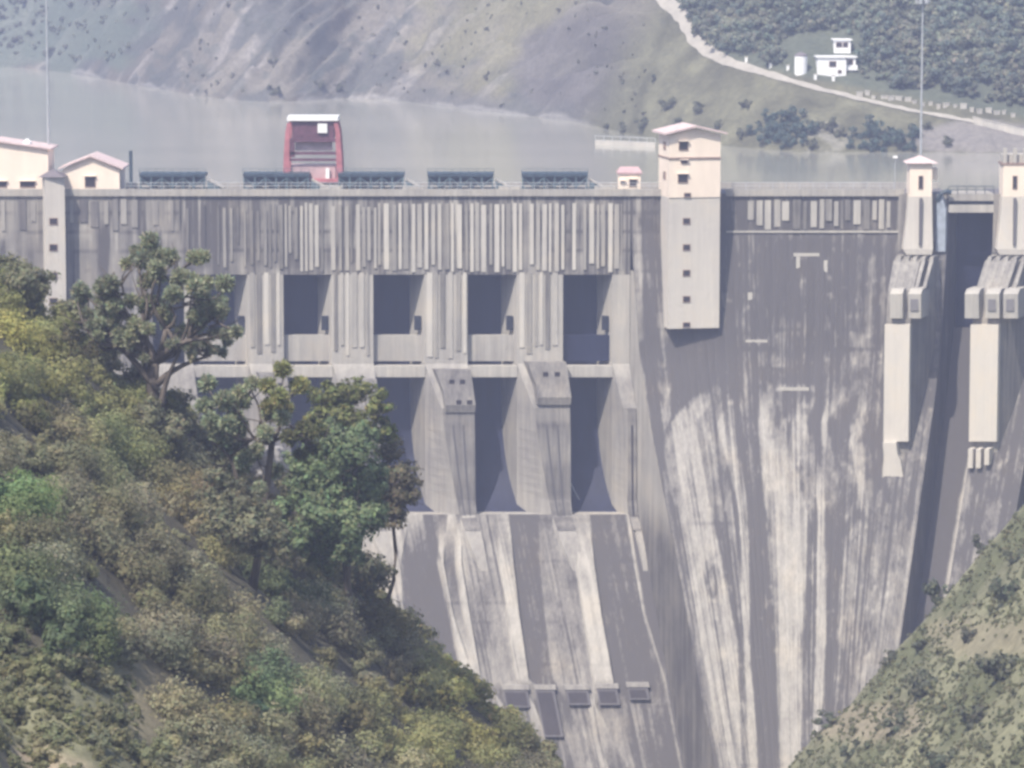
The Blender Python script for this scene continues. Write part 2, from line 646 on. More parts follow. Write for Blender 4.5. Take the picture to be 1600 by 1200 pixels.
def ground_z(X, Y):
    X = np.asarray(X, float)
    Y = np.asarray(Y, float)
    D = Y + 600
    gl = 16.0 - 0.93 * (X + 39.3)
    gl = np.minimum(gl, 58) - 72 * sstep(298, 368, D) - 75 * sstep(150, 95, D)
    gl = gl + 3.0 * (fbm(X * 0.06, Y * 0.04, 50) - 0.5) + 1.4 * (fbm(X * 0.25, Y * 0.2, 52) - 0.5)
    gl = gl - 3.2 * np.exp(-((X + 0.30 * (D - 165) + 16.0) / 2.6) ** 2) * sstep(260, 215, D)
    gr = -20.6 - 1.146 * (53.3 - X)
    gr = np.minimum(gr, 50) - 68 * sstep(404, 470, D)
    gr = gr + 3.0 * (fbm(X * 0.07, Y * 0.05, 60) - 0.5) + 1.2 * (fbm(X * 0.3, Y * 0.22, 62) - 0.5)
    fl = -104.0 + 2 * fbm(X * 0.05, Y * 0.05, 64)
    return np.maximum(np.maximum(gl, gr), fl)


def near_hit(px, py):
    r = ray(px, py)
    r = r / r[1]
    ts = np.arange(90, 560, 0.25)
    P = CAM + ts[:, None] * r
    g = P[:, 2] - ground_z(P[:, 0], P[:, 1])
    if not (g < 0).any():
        return None
    return P[int(np.argmax(g < 0))]


nx = np.concatenate([np.arange(-420, -70, 6.0), np.arange(-70, 80, 0.8), np.arange(80, 421, 6.0)])
ny = np.concatenate([np.arange(-690, -480, 6.0), np.arange(-480, -190, 1.0), np.arange(-190, 3, 4.0)])
NX, NY = np.meshgrid(nx, ny)
NP = np.stack([NX, NY, ground_z(NX, NY)], -1)
npx, npy = proj(NP)
NT = np.zeros(NP.shape) + np.array([0.085, 0.08, 0.06])
NT = NT * (0.6 + 0.8 * fbm(NX * 0.3, NY * 0.3, 70))[..., None]
rgt = sstep(15, 25, NX)
dry = np.array([0.195, 0.194, 0.122]) * (0.65 + 0.7 * fbm(NX * 0.25, NY * 0.12, 72))[..., None]
NT = NT * (1 - rgt[..., None]) + dry * rgt[..., None]
NT = blend(NT, (0.105, 0.115, 0.06), rgt * sstep(0.48, 0.62, fbm(NX * 0.16, NY * 0.1, 73)) * 0.8)
NT = blend(NT, (0.25, 0.225, 0.155), blob(npx, npy, 1530, 1000, 85, 38, 0.8, 75) * rgt * 0.8)
NT = blend(NT, (0.30, 0.25, 0.19), blob(npx, npy, 1360, 1130, 90, 30, 0.8, 76) * rgt * 0.6)
lft = 1 - rgt
NT = blend(NT, (0.185, 0.185, 0.115), blob(npx, npy, 80, 1120, 170, 120, 0.6, 74) * lft * 0.9)
NT = blend(NT, (0.33, 0.27, 0.205), blob(npx, npy, 30, 1200, 110, 34, 0.9, 77) * lft * 0.8)
NT = blend(NT, (0.21, 0.185, 0.125), blob(npx, npy, 225, 1080, 34, 105, 0.5, 78) * lft * 0.8)
NT = blend(NT, (0.24, 0.16, 0.11), blob(npx, npy, 345, 730, 65, 45, 0.6, 79) * lft * 0.8)
gnd = grid_obj('ground', NP, M_SOIL, tint=NT)
tag(gnd, 'steep valley ground dropping from both sides below the dam', 'ground', kind='structure')

#@@DAM
# ------------------------------------------------------------------ the dam
dam = empty('concrete_dam', (0, 0, -100), 'huge streaked grey concrete dam with spillway bays across the valley', 'dam')


def T(s):
    return np.interp(s, [-200, 12, 19, 28, 40, 52, 68, 80, 130], [0.42, 0.42, 0.36, 0.24, 0.03, -0.15, -0.38, -0.45, -0.5])


def curve(zs, ds):
    zz = np.arange(-112, 0.5, 0.5)
    o = np.argsort(zs)
    dd = np.interp(zz, np.array(zs)[o], np.array(ds)[o])
    k = np.ones(9) / 9
    dp = np.pad(dd, 4, mode='edge')
    sm = np.convolve(dp, k, 'valid')
    sm[-14:] = dd[-14:]
    return lambda z: np.interp(z, zz, sm)


dR = curve([0, -6, -25, -32, -50, -112], [0, 0, 3.6, 6.4, 15.6, 46.6])
dL = curve([0, -29, -112], [0, 0, 41.5])
dC = curve([0, -49, -50, -112], [3.0, 3.0, 3.4, 34.4])
dG = curve([0, -17, -22, -30, -40, -50, -112], [-6, -5.5, -4.2, -1.4, 3.0, 7.6, 38.6])


def fan(s, d, z):
    s = np.asarray(s, float)
    d = np.asarray(d, float) + np.zeros_like(s)
    return np.stack([s + d * T(s), -d, np.asarray(z, float) + np.zeros_like(s)], -1)


def fanp(s, d, z):
    return tuple(float(q_) for q_ in fan(np.array(s), np.array(d), np.array(z)))


# stain maps: rows of (x, tone) read off the streaks; tone 0 clean .. 1 dark, each streak runs down the wall
def streak_rows(rows):
    ys = [r_[0] for r_ in rows]
    xs = np.array([[q_[0] for q_ in r_[1]] for r_ in rows], float)
    ts = np.array([[q_[1] for q_ in r_[1]] for r_ in rows], float)

    def f(px, py):
        px = np.asarray(px, float)
        py = np.asarray(py, float)
        out = np.zeros(px.shape)
        n = xs.shape[1]
        X = np.stack([np.interp(py, ys, xs[:, j]) for j in range(n)], -1)
        TT = np.stack([np.interp(py, ys, ts[:, j]) for j in range(n)], -1)
        out = TT[..., 0]
        for j in range(1, n):
            w_ = sstep(-2.5, 2.5, px - X[..., j])
            out = out * (1 - w_) + TT[..., j] * w_
        return out
    return f


ST_R = streak_rows([
    (380, [(900, .5), (985, .35), (1003, .62), (1020, .52), (1050, .6), (1090, .62), (1135, .55), (1150, .55), (1165, .52), (1182, .58), (1215, .55), (1265, .62), (1280, .5), (1300, .55), (1330, .58), (1345, .5), (1372, .52)]),
    (600, [(900, .5), (985, .35), (1008, .66), (1028, .5), (1052, .6), (1098, .6), (1140, .55), (1155, .55), (1172, .52), (1184, .56), (1213, .52), (1265, .62), (1282, .5), (1300, .55), (1330, .55), (1345, .5), (1372, .52)]),
    (660, [(900, .5), (990, .3), (1018, .7), (1034, .3), (1046, .55), (1048, .12), (1085, .42), (1120, .2), (1150, .5), (1184, .1), (1200, .35), (1222, .1), (1262, .62), (1282, .12), (1292, .6), (1325, .3), (1345, .52)]),
    (800, [(900, .5), (995, .2), (1014, .62), (1040, .5), (1062, .3), (1072, .2), (1112, .5), (1155, .12), (1170, .74), (1195, .4), (1212, .12), (1262, .55), (1278, .08), (1290, .6), (1318, .5), (1345, .25), (1357, .5)]),
    (1000, [(900, .5), (1035, .16), (1058, .55), (1082, .4), (1095, .12), (1120, .16), (1152, .6), (1162, .1), (1172, .74), (1212, .3), (1218, .08), (1255, .5), (1276, .06), (1290, .62), (1308, .3), (1320, .5), (1345, .4)]),
    (1210, [(900, .5), (1088, .14), (1108, .5), (1125, .4), (1136, .1), (1150, .15), (1160, .4), (1172, .12), (1186, .74), (1214, .3), (1220, .06), (1250, .5), (1266, .1), (1280, .6), (1292, .4), (1300, .5), (1330, .4)])])
ST_C = streak_rows([
    (800, [(400, .3), (600, .15), (640, .1), (660, .5), (688, .6), (700, .1), (712, .5), (722, .12), (742, .35), (776, .2), (796, .62), (842, .45), (866, .3), (896, .35), (922, .62), (978, .25), (984, .72)]),
    (880, [(400, .3), (600, .2), (628, .66), (674, .66), (683, .05), (693, .6), (711, .05), (721, .42), (748, .36), (779, .04), (803, .68), (843, .40), (867, .42), (899, .06), (929, .68), (990, .25), (996, .74)]),
    (960, [(400, .3), (604, .2), (632, .66), (692, .66), (700, .02), (708, .45), (722, .05), (734, .46), (756, .38), (790, .02), (812, .68), (850, .38), (872, .42), (910, .05), (940, .68), (1004, .3), (1010, .76)]),
    (1060, [(400, .3), (610, .2), (640, .62), (718, .62), (720, .02), (738, .05), (748, .15), (752, .45), (768, .36), (806, .02), (826, .66), (864, .34), (880, .40), (926, .04), (958, .66), (1036, .35), (1040, .76)]),
    (1100, [(400, .3), (615, .2), (650, .62), (725, .62), (728, .3), (748, .4), (778, .2), (786, .6), (823, .05), (835, .72), (868, .62), (886, .5), (918, .15), (931, .62), (966, .55), (1044, .35), (1048, .76)]),
    (1210, [(400, .3), (650, .3), (680, .4), (740, .5), (760, .3), (790, .4), (806, .55), (832, .08), (850, .7), (880, .5), (900, .28), (945, .12), (955, .6), (985, .3), (995, .66), (1064, .4), (1068, .74)])])


def noise_tone(S_, Z_, px, py):
    """extra run-down streaks at several widths, and scaly patches"""
    a = fbm(S_ * 0.9, Z_ * 0.03, 81) - 0.5
    b = fbm(S_ * 2.6, Z_ * 0.05, 82) - 0.5
    c = fbm(S_ * 0.25, Z_ * 0.2, 83) - 0.5
    drip = sstep(0.56, 0.72, noise(S_ * 3.1, Z_ * 0.035, 84)) * sstep(0.40, 0.62, fbm(S_ * 0.45, Z_ * 0.07, 85))
    lime = sstep(0.62, 0.76, noise(S_ * 2.3 + 40, Z_ * 0.05, 86)) * sstep(0.45, 0.66, fbm(S_ * 0.4 + 9, Z_ * 0.09, 87))
    joint = (np.abs((Z_ / 3.0) % 1.0 - 0.5) > 0.455) * sstep(0.42, 0.6, fbm(S_ * 0.3, Z_ * 0.3, 88))
    return 0.75 * a + 0.75 * b + 0.55 * c + 1.1 * drip - 0.55 * lime + 0.45 * joint


def sheet(name, s0, s1, z0, z1, prof, mat, tonef, ds=0.16, dz=0.5, relief=None):
    s_ = np.linspace(s0, s1, max(2, int((s1 - s0) / ds)))
    z_ = np.linspace(z0, z1, max(2, int((z0 - z1) / dz)))
    S_, Z_ = np.meshgrid(s_, z_)
    D_ = prof(Z_)
    if relief is not None:
        D_ = D_ + relief(S_, Z_)
    P = fan(S_, D_, Z_)
    px, py = proj(P)
    tone = tonef(S_, Z_, px, py)
    return grid_obj(name, P, mat, dam, tone=tone, flip=True)


def tone_right(S_, Z_, px, py):
    t = 0.42 + (ST_R(px, py) - 0.42) * 1.6 + noise_tone(S_, Z_, px, py) * (0.46 - 0.12 * sstep(560, 660, py)) + 0.15
    t = t + 0.5 * (fbm(S_ * 0.55, Z_ * 0.35, 140, 5) - 0.5) + 0.35 * sstep(0.6, 0.7, fbm(S_ * 0.2 + 5, Z_ * 0.12, 141)) * sstep(0.4, 0.6, fbm(S_ * 1.5, Z_ * 0.5, 142))
    # lifts: faint horizontal joints and ragged pale lime edges
    t = t - 0.3 * sstep(0.66, 0.78, fbm(S_ * 0.7, Z_ * 0.9, 90)) * sstep(330, 400, py) * sstep(1020, 1140, px)
    t = t + 0.4 * blob(px, py, 1080, 565, 42, 60, 0.4, 5)  # shade below the lift tower, painted as a darker patch
    t = t + 0.16 * blob(px, py, 1255, 430, 60, 80, 0.8, 6)
    t = t - 0.35 * blob(px, py, 1245, 606, 36, 5) - 0.35 * blob(px, py, 1182, 533, 16, 4) - 0.3 * blob(px, py, 1240, 402, 26, 4)
    t = t + 0.2 * blob(px, py, 1113, 818, 40, 3)
    dark = sstep(0.55, 0.68, noise(S_ * 2.2 + 70, Z_ * 0.02, 171)) * sstep(0.42, 0.6, fbm(S_ * 0.35, Z_ * 0.05, 172))
    return np.clip(np.clip(t, 0.12, 1) + 0.28 * dark, 0, 1)


def tone_left(S_, Z_, px, py):
    t = 0.5 + noise_tone(S_, Z_, px, py) * 0.5
    t = t - 0.25 * sstep(380, 365, py) * sstep(0.5, 0.62, fbm(S_ * 0.5, Z_ * 0.1, 95))
    return np.clip(t, -0.1, 1)


def tone_breast(S_, Z_, px, py):
    t = 0.60 + noise_tone(S_, Z_, px, py) * 0.8 + 0.4 * (fbm(S_ * 0.5, Z_ * 0.4, 143) - 0.5)
    t = t + 0.14 * sstep(470, 330, px) + 0.14 * blob(px, py, 480, 400, 90, 22, 0.8, 7) + 0.3 * blob(px, py, 655, 355, 18, 40, 0.5, 8)
    t = t + 0.2 * sstep(318, 306, py) + 0.25 * sstep(975, 1000, px)
    return np.clip(t, -0.1, 1)


def tone_chute(S_, Z_, px, py):
    t = 0.42 + (ST_C(px, py) - 0.34) * 1.5 + noise_tone(S_, Z_, px, py) * 0.34 + 0.35 * (fbm(S_ * 0.5, Z_ * 0.15, 160) - 0.5)
    return np.clip(t, -0.1, 1)


def relief_c(S_, Z_):
    P = fan(S_, dC(Z_), Z_)
    px, py = proj(P)
    t = ST_C(px, py)
    return 0.55 * sstep(0.35, 0.05, t) * sstep(800, 840, py) + 0.05 * fbm(S_ * 0.6, Z_ * 0.5, 99)


def relief_r(S_, Z_):
    return 0.25 * (fbm(S_ * 0.5, Z_ * 0.03, 97) - 0.5) + 0.22 * (fbm(S_ * 1.7, Z_ * 0.05, 98) - 0.5)


sheet('dam_face', 18.6, 68.3, 0, -110, dR, M_CONC, tone_right, relief=relief_r)
sheet('dam_face', -150, -51.5, 0, -110, dL, M_CONC, tone_left, ds=0.4)
sheet('dam_face', 75.4, 84.4, 0, -110, dR, M_CONC, tone_right)
sheet('dam_face', 92.0, 150, 0, -110, dR, M_CONC, tone_right, ds=0.5)
sheet('breast_wall', -51.5, 18.6, 0, -12.7, lambda z: z * 0, M_CONC, tone_breast, dz=0.4)
sheet('spillway_chute', -51.5, 18.6, -50.2, -110, dC, M_CONC, tone_chute, relief=relief_c, ds=0.12, dz=0.4)


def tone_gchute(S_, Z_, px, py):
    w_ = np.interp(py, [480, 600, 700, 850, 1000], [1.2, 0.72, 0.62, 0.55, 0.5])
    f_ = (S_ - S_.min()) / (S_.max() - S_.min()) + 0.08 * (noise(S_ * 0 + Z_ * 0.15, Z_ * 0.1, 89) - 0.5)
    pier_shade = sstep(w_ + 0.06, w_ - 0.06, f_)  # left pier's cast shadow, painted into the tone as a dark band
    return np.clip(0.36 + noise_tone(S_, Z_, px, py) * 0.5 * (1 - pier_shade) + 0.85 * pier_shade - 0.12 * sstep(620, 760, py), -0.1, 1)


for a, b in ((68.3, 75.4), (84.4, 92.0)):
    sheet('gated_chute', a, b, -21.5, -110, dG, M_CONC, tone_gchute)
    # the groove's own side walls
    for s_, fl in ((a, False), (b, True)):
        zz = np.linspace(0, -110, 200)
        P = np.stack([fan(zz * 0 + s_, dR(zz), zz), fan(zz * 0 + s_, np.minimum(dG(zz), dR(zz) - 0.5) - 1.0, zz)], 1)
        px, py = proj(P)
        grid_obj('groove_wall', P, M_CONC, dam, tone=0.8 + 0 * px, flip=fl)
# training wall between the bays and the plain face
zz = np.linspace(-12, -110, 200)
P = np.stack([fan(zz * 0 + 18.6, dR(zz) + 0.1, zz), fan(zz * 0 + 18.6, np.where(zz > -50, -7.0, dC(zz) - 0.5), zz)], 1)
grid_obj('training_wall', P, M_CONC, dam, tone=np.repeat((0.15 + 0.55 * sstep(-46, -54, zz))[:, None], 2, 1))
zz = np.linspace(-29, -110, 160)
P = np.stack([fan(zz * 0 - 51.5, dL(zz), zz), fan(zz * 0 - 51.5, zz * 0 - 7, zz)], 1)
grid_obj('training_wall', P, M_CONC, dam, tone=0.4 + 0 * P[..., 0])

# core, deck, crest kerb
MB().box(-150, 150, 8.2, 11.5, -110, -1.3).build('core', M_GREY, dam)
deck = MB().box(-150, 68.3, 0.25, 11.6, -1.3, 0.0, 0.3).box(75.4, 84.4, 0.25, 11.6, -1.3, 0, 0.3).box(92, 150, 0.25, 11.6, -1.3, 0, 0.3)
deck.build('deck', M_GREY, dam)
mb = MB()
for a, b in ((-150, 27.2), (33.5, 61.4)):
    mb.box(a, b, -0.4, 0.2, -0.35, 0.75, 0.2)
    k = a
mb.build('parapet', M_PALE, dam)
MB().box(-150, 68, 11.2, 11.7, 0.004, 1.0, 0.2).build('parapet', M_PALE, dam)

mb = MB()
for k in range(44):
    x_ = -60.5 + k * 2.0
    mb.bar((x_, -0.1, 0.75), (x_, -0.1, 1.75), 0.05)
for z_ in (1.25, 1.72):
    mb.bar((-60.5, -0.1, z_), (25.5, -0.1, z_), 0.045)
for k in range(13):
    x_ = 34.5 + k * 2.1
    mb.bar((x_, -0.1, 0.75), (x_, -0.1, 1.75), 0.05)
for z_ in (1.25, 1.72):
    mb.bar((34.5, -0.1, z_), (59.7, -0.1, z_), 0.045)
mb.build('railing', M_LSTEEL, dam)

# cast fins under the crest
def fins(a, b, z0, z1, mat, step, wide, name='cast_ribs', prot=0.14, ragged=0.0, skip=0.0, tone0=-0.15):
    m_ = MB()
    s_ = a
    while s_ < b:
        wd = random.uniform(*wide)
        if random.random() > skip:
            zt = z0 - random.random() * ragged * 0.25
            zb = z1 + random.random() ** 2 * ragged
            tn = tone0 + 0.06 + random.random() ** 1.4 * 0.62
            m_.box(s_, min(s_ + wd, b), -prot - random.random() * 0.08, 0.15, zb, zt, tn)
        s_ += wd + random.uniform(*step)
    return m_.build(name, mat, dam)


fins(-51, -36.5, -1.5, -11.6, M_CONC, (0.3, 0.8), (0.25, 0.6), ragged=5.0, skip=0.1, tone0=0.2)
fins(-36.5, -21, -1.4, -12.2, M_FIN, (0.25, 0.6), (0.28, 0.65), ragged=3.2, skip=0.05, tone0=0.0)
fins(-21, 17.2, -1.4, -12.3, M_FIN, (0.28, 0.55), (0.35, 0.8), ragged=1.4, skip=0.06)
fins(36, 60.5, -0.8, -5.6, M_FIN, (0.2, 0.7), (0.35, 1.2), ragged=1.6, skip=0.1, tone0=0.05)
fins(-150, -52, -0.8, -5.8, M_PALE, (0.4, 1.1), (0.4, 1.3), ragged=1.5, skip=0.15, tone0=0.2)
MB().box(33.6, 60.5, -0.25, 0.1, -6.1, -5.8, 0.0).build('ledge', M_PALE, dam)

# spillway piers and bays of the left group
PIER = [(-56.5, -50.2), (-41.5, -35.9), (-28.3, -21.8), (-13.7, -7.0), (0.8, 8.0), (15.8, 18.5)]
BAYS = [(-50.2, -41.5), (-35.9, -28.3), (-21.8, -13.7), (-7.0, 0.8), (8.0, 15.8)]


def pier_ring(sl, sr, d, dt, z, back=-7.0, n=1):
    """plan of a pier at one level: narrowed nose at d, parallel sides behind"""
    return [fanp(sl, back, z), fanp(sr, back, z), fanp(sr, min(d, 0.0), z), fanp(sr, d, z), fanp(sl + dt, d, z), fanp(sl, min(d - 0.8, 0.0), z)]


for i, (sl, sr) in enumerate(PIER):
    last = i == 5
    lev = [(-12.72, 0.0, 0.0, 0.1), (-20, 0.0, 0.0, 0.05), (-26.8, 0.0, 0, 0.15), (-29.5, 1.1, 0.5, 0.4), (-33.5, 2.7, 1.5, 0.5),
           (-37, 2.9, 1.8, 0.4), (-43, 3.0, 2.7, 0.35), (-48, 3.1, 3.6, 0.3), (-50.5, 3.6, 3.9, 0.3), (-52.5, 5.1, 4.1, 0.3), (-54.5, 6.2, 4.5, 0.3), (-56.5, 7.1, 5.0, 0.3), (-58.5, 7.7, 5.5, 0.3)]
    fine = []
    for k in range(len(lev) - 1):
        n = 4
        for q_ in range(n):
            f = q_ / n
            fine.append([lev[k][j] * (1 - f) + lev[k + 1][j] * f for j in range(4)])
    fine.append(list(lev[-1]))
    if last:
        rs = [pier_ring(sl, sr, f[1], min(f[2] * 0.42, 1.9), f[0]) for f in fine]
    else:
        rs = [pier_ring(sl, sr, f[1], f[2], f[0]) for f in fine]
    m_ = MB()
    m_.rings([r_[::-1] for r_ in rs], [f[3] for f in fine])
    m_.build('pier', M_PALE if i else M_CONC, dam)
    if i > 0:
        mn = MB()
        dn = 0.12
        fr = [f_ for f_ in fine if -52.6 < f_[0] < -33.4]
        if last:
            fr = [[f_[0], f_[1], min(f_[2], 1.2), f_[3]] for f_ in fr]
        mn.rings([[fanp(sl + f_[2] + 0.12, f_[1] - 0.5, f_[0]), fanp(sr - 0.1, f_[1] - 0.5, f_[0]), fanp(sr - 0.1, f_[1] + dn, f_[0]), fanp(sl + f_[2] + 0.12, f_[1] + dn, f_[0])][::-1] for f_ in fr], [0.45 + 0.25 * random.random() for f_ in fr])
        ns = mn.build('pier_nose', M_CONC, dam)
        for q_ in ((0.3, 0.62) if not last else (0.5,)):
            mg = MB()
            mg.rings([[fanp(sl + f_[2] + (sr - sl - f_[2]) * q_ - 0.14, f_[1] - 0.2, f_[0]), fanp(sl + f_[2] + (sr - sl - f_[2]) * q_ + 0.14, f_[1] - 0.2, f_[0]), fanp(sl + f_[2] + (sr - sl - f_[2]) * q_ + 0.14, f_[1] + dn + 0.03, f_[0]), fanp(sl + f_[2] + (sr - sl - f_[2]) * q_ - 0.14, f_[1] + dn + 0.03, f_[0])][::-1] for f_ in fr[3:-4]])
            mg.build('groove', M_GLASS if last else M_DARKC, ns)
    # fins running down the pier face above the corbel
    m2 = MB()
    s_ = sl + 0.35
    while s_ < sr - 0.5:
        wd = random.uniform(0.35, 0.9)
        m2.box(s_, min(s_ + wd, sr - 0.15), -0.12 - random.random() * 0.06, 0.1, -12.75 - random.uniform(11, 13.2), -12.4, -0.05 + random.random() ** 1.6 * 0.75)
        s_ += wd + random.uniform(0.25, 0.55)
    if 0 < i < 5:
        m2.build('cast_ribs', M_FIN, dam)
        # weathered grey corbel with two small holes
        zc = [-27.5, -26.3, -29.0][i % 3] if i > 1 else -28
        wL, wR = sl + 1.0, sr - 0.1
        m3 = MB()
        rs = []
        for z_, d_, in ((zc, 0.3), (zc - 0.01, 1.5), (zc - 3.6, 2.7), (zc - 5.4, 3.35), (zc - 6.6, 3.1)):
            rs.append([fanp(wL + (0.9 if z_ < zc - 3 else 0), -0.5, z_), fanp(wR, -0.5, z_), fanp(wR, d_, z_), fanp(wL + (0.9 if z_ < zc - 3 else 0), d_, z_)][::-1])
        m3.rings(rs, [0.5, 0.55, 0.6, 0.55, 0.5])
        cb = m3.build('corbel', M_CONC, dam)
        for fx in (0.42, 0.72):
            for zq in ((zc - 1.9,) if i != 3 else (zc - 1.9, zc - 5.0)):
                c_ = wL + (wR - wL) * (fx + (0.12 if zq < zc - 4 else 0))
                dd = float(np.interp(zq, [zc - 6.6, zc - 5.4, zc - 3.6, zc], [3.1, 3.35, 2.7, 1.5]))
                p_ = fanp(c_, dd, zq)
                MB().box(p_[0] - 0.4, p_[0] + 0.4, p_[1] - 0.12, p_[1] + 0.6, zq - 0.35, zq + 0.35).build('vent_hole', M_GLASS, cb)

for i, (a, b) in enumerate(BAYS):
    # back of the upper recess
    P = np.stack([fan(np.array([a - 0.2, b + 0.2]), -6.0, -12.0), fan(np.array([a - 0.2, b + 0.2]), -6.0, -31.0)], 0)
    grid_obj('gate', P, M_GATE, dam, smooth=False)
    # soffit behind the breast wall
    MB().add([fanp(a, -0.3, -12.7), fanp(b, -0.3, -12.7), fanp(b, -7, -12.7), fanp(a, -7, -12.7)], [(0, 1, 2, 3)]).build('soffit', M_GREY, dam)
    if i < 4:
        rs = [[fanp(a, -2.2, z_), fanp(b, -2.2, z_), fanp(b, -1.1, z_), fanp(a, -1.1, z_)][::-1] for z_ in (-22.4, -26.5)]
        MB().rings(rs, [0.15, 0.3]).build('stoplog_panel', M_PALE, dam)
    else:
        rs = [[fanp(a, -2.2, z_), fanp(b, -2.2, z_), fanp(b, -1.1, z_), fanp(a, -1.1, z_)][::-1] for z_ in (-22.4, -26.5)]
        MB().rings(rs).build('stoplog_panel', M_GATE, dam)
    rs = [[fanp(a, -1.6, z_), fanp(b, -1.6, z_), fanp(b, 0.15, z_), fanp(a, 0.15, z_)][::-1] for z_ in (-27.1, -28.9)]
    MB().rings(rs, [0.0, 0.1]).build('beam', M_PALE, dam)
    # small hoist bracket on the right wall of each upper opening
    p_ = fanp(b - 0.55, -1.6, -20.2)
    MB().box(p_[0] - 0.5, p_[0] + 0.6, p_[1] - 0.5, p_[1] + 0.5, -21.6, -19.4).build('gate_pivot', M_VOID, dam)
    # curved steel gate filling the lower opening
    zz = np.linspace(-28.5, -50.4, 30)
    t_ = (zz + 28.5) / -21.9
    dd = -6.0 + 7.2 * t_ ** 3.2
    wr = 4.6 if i < 4 else 2.3
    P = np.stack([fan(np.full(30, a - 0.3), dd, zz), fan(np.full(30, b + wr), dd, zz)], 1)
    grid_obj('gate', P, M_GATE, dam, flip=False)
    P = np.stack([fan(np.array([a, b + wr]), 0.9, -50.2), fan(np.array([a, b + wr]), 3.5, -50.35)], 0)
    grid_obj('chute_lip', P, M_PALE, dam, tone=np.full((2, 2), 0.3), smooth=False)
# thin pipe down the last gate
pts = []
for k in range(9):
    f = k / 8
    z_ = -38 - 10.5 * f
    t_ = (z_ + 28.5) / -21.9
    pts.append(fanp(8.9 + 1.9 * f ** 1.5, -6 + 7.2 * t_ ** 3.2 + 0.25, z_))
MB().tube(pts, 0.1).build('drain_pipe', M_LSTEEL, dam)

# outlets at the foot of the chutes
for x0, x1, y0, y1 in ((786, 824, 1078, 1106), (836, 866, 1078, 1152), (884, 919, 1078, 1102), (932, 964, 1076, 1102), (980, 1012, 1074, 1094)):
    def hit(px, py):
        z_ = -70.0
        for _ in range(60):
            P_ = at(px, py, -float(dC(z_)) - 1.0)
            z_ = z_ * 0.5 + P_[2] * 0.5
        return P_
    A, B = hit(x0, y0), hit(x1, y1)
    wx = (x1 - x0) / 10.1
    def slope(xa, xb, z0, z1, up, dn=-0.6, tn=0.6):
        rs_ = []
        for k in range(7):
            z_ = z0 + (z1 - z0) * k / 6
            sh = (-float(dC(z_)) + float(dC(z0))) * -0.42
            yy = -float(dC(z_))
            rs_.append([(xa + sh, yy - dn, z_), (xb + sh, yy - dn, z_), (xb + sh, yy - up, z_), (xa + sh, yy - up, z_)][::-1])
        return MB().rings(rs_, [tn] * 7)
    ob = slope(A[0], A[0] + wx, A[2], B[2], 0.75).build('outlet_block', M_GREY, dam)
    slope(A[0] + 0.3, A[0] + wx - 0.3, A[2] - 0.4, B[2] + 0.3, 0.8, tn=0.8).build('outlet_hole', M_HOLE, ob)  # solid slab; the opening's shade is put into its dark colour
    slope(A[0] - 0.2, A[0] + wx + 0.2, A[2] + 0.6, A[2] + 0.01, 0.95, tn=0.4).build('lintel', M_PALE, ob)

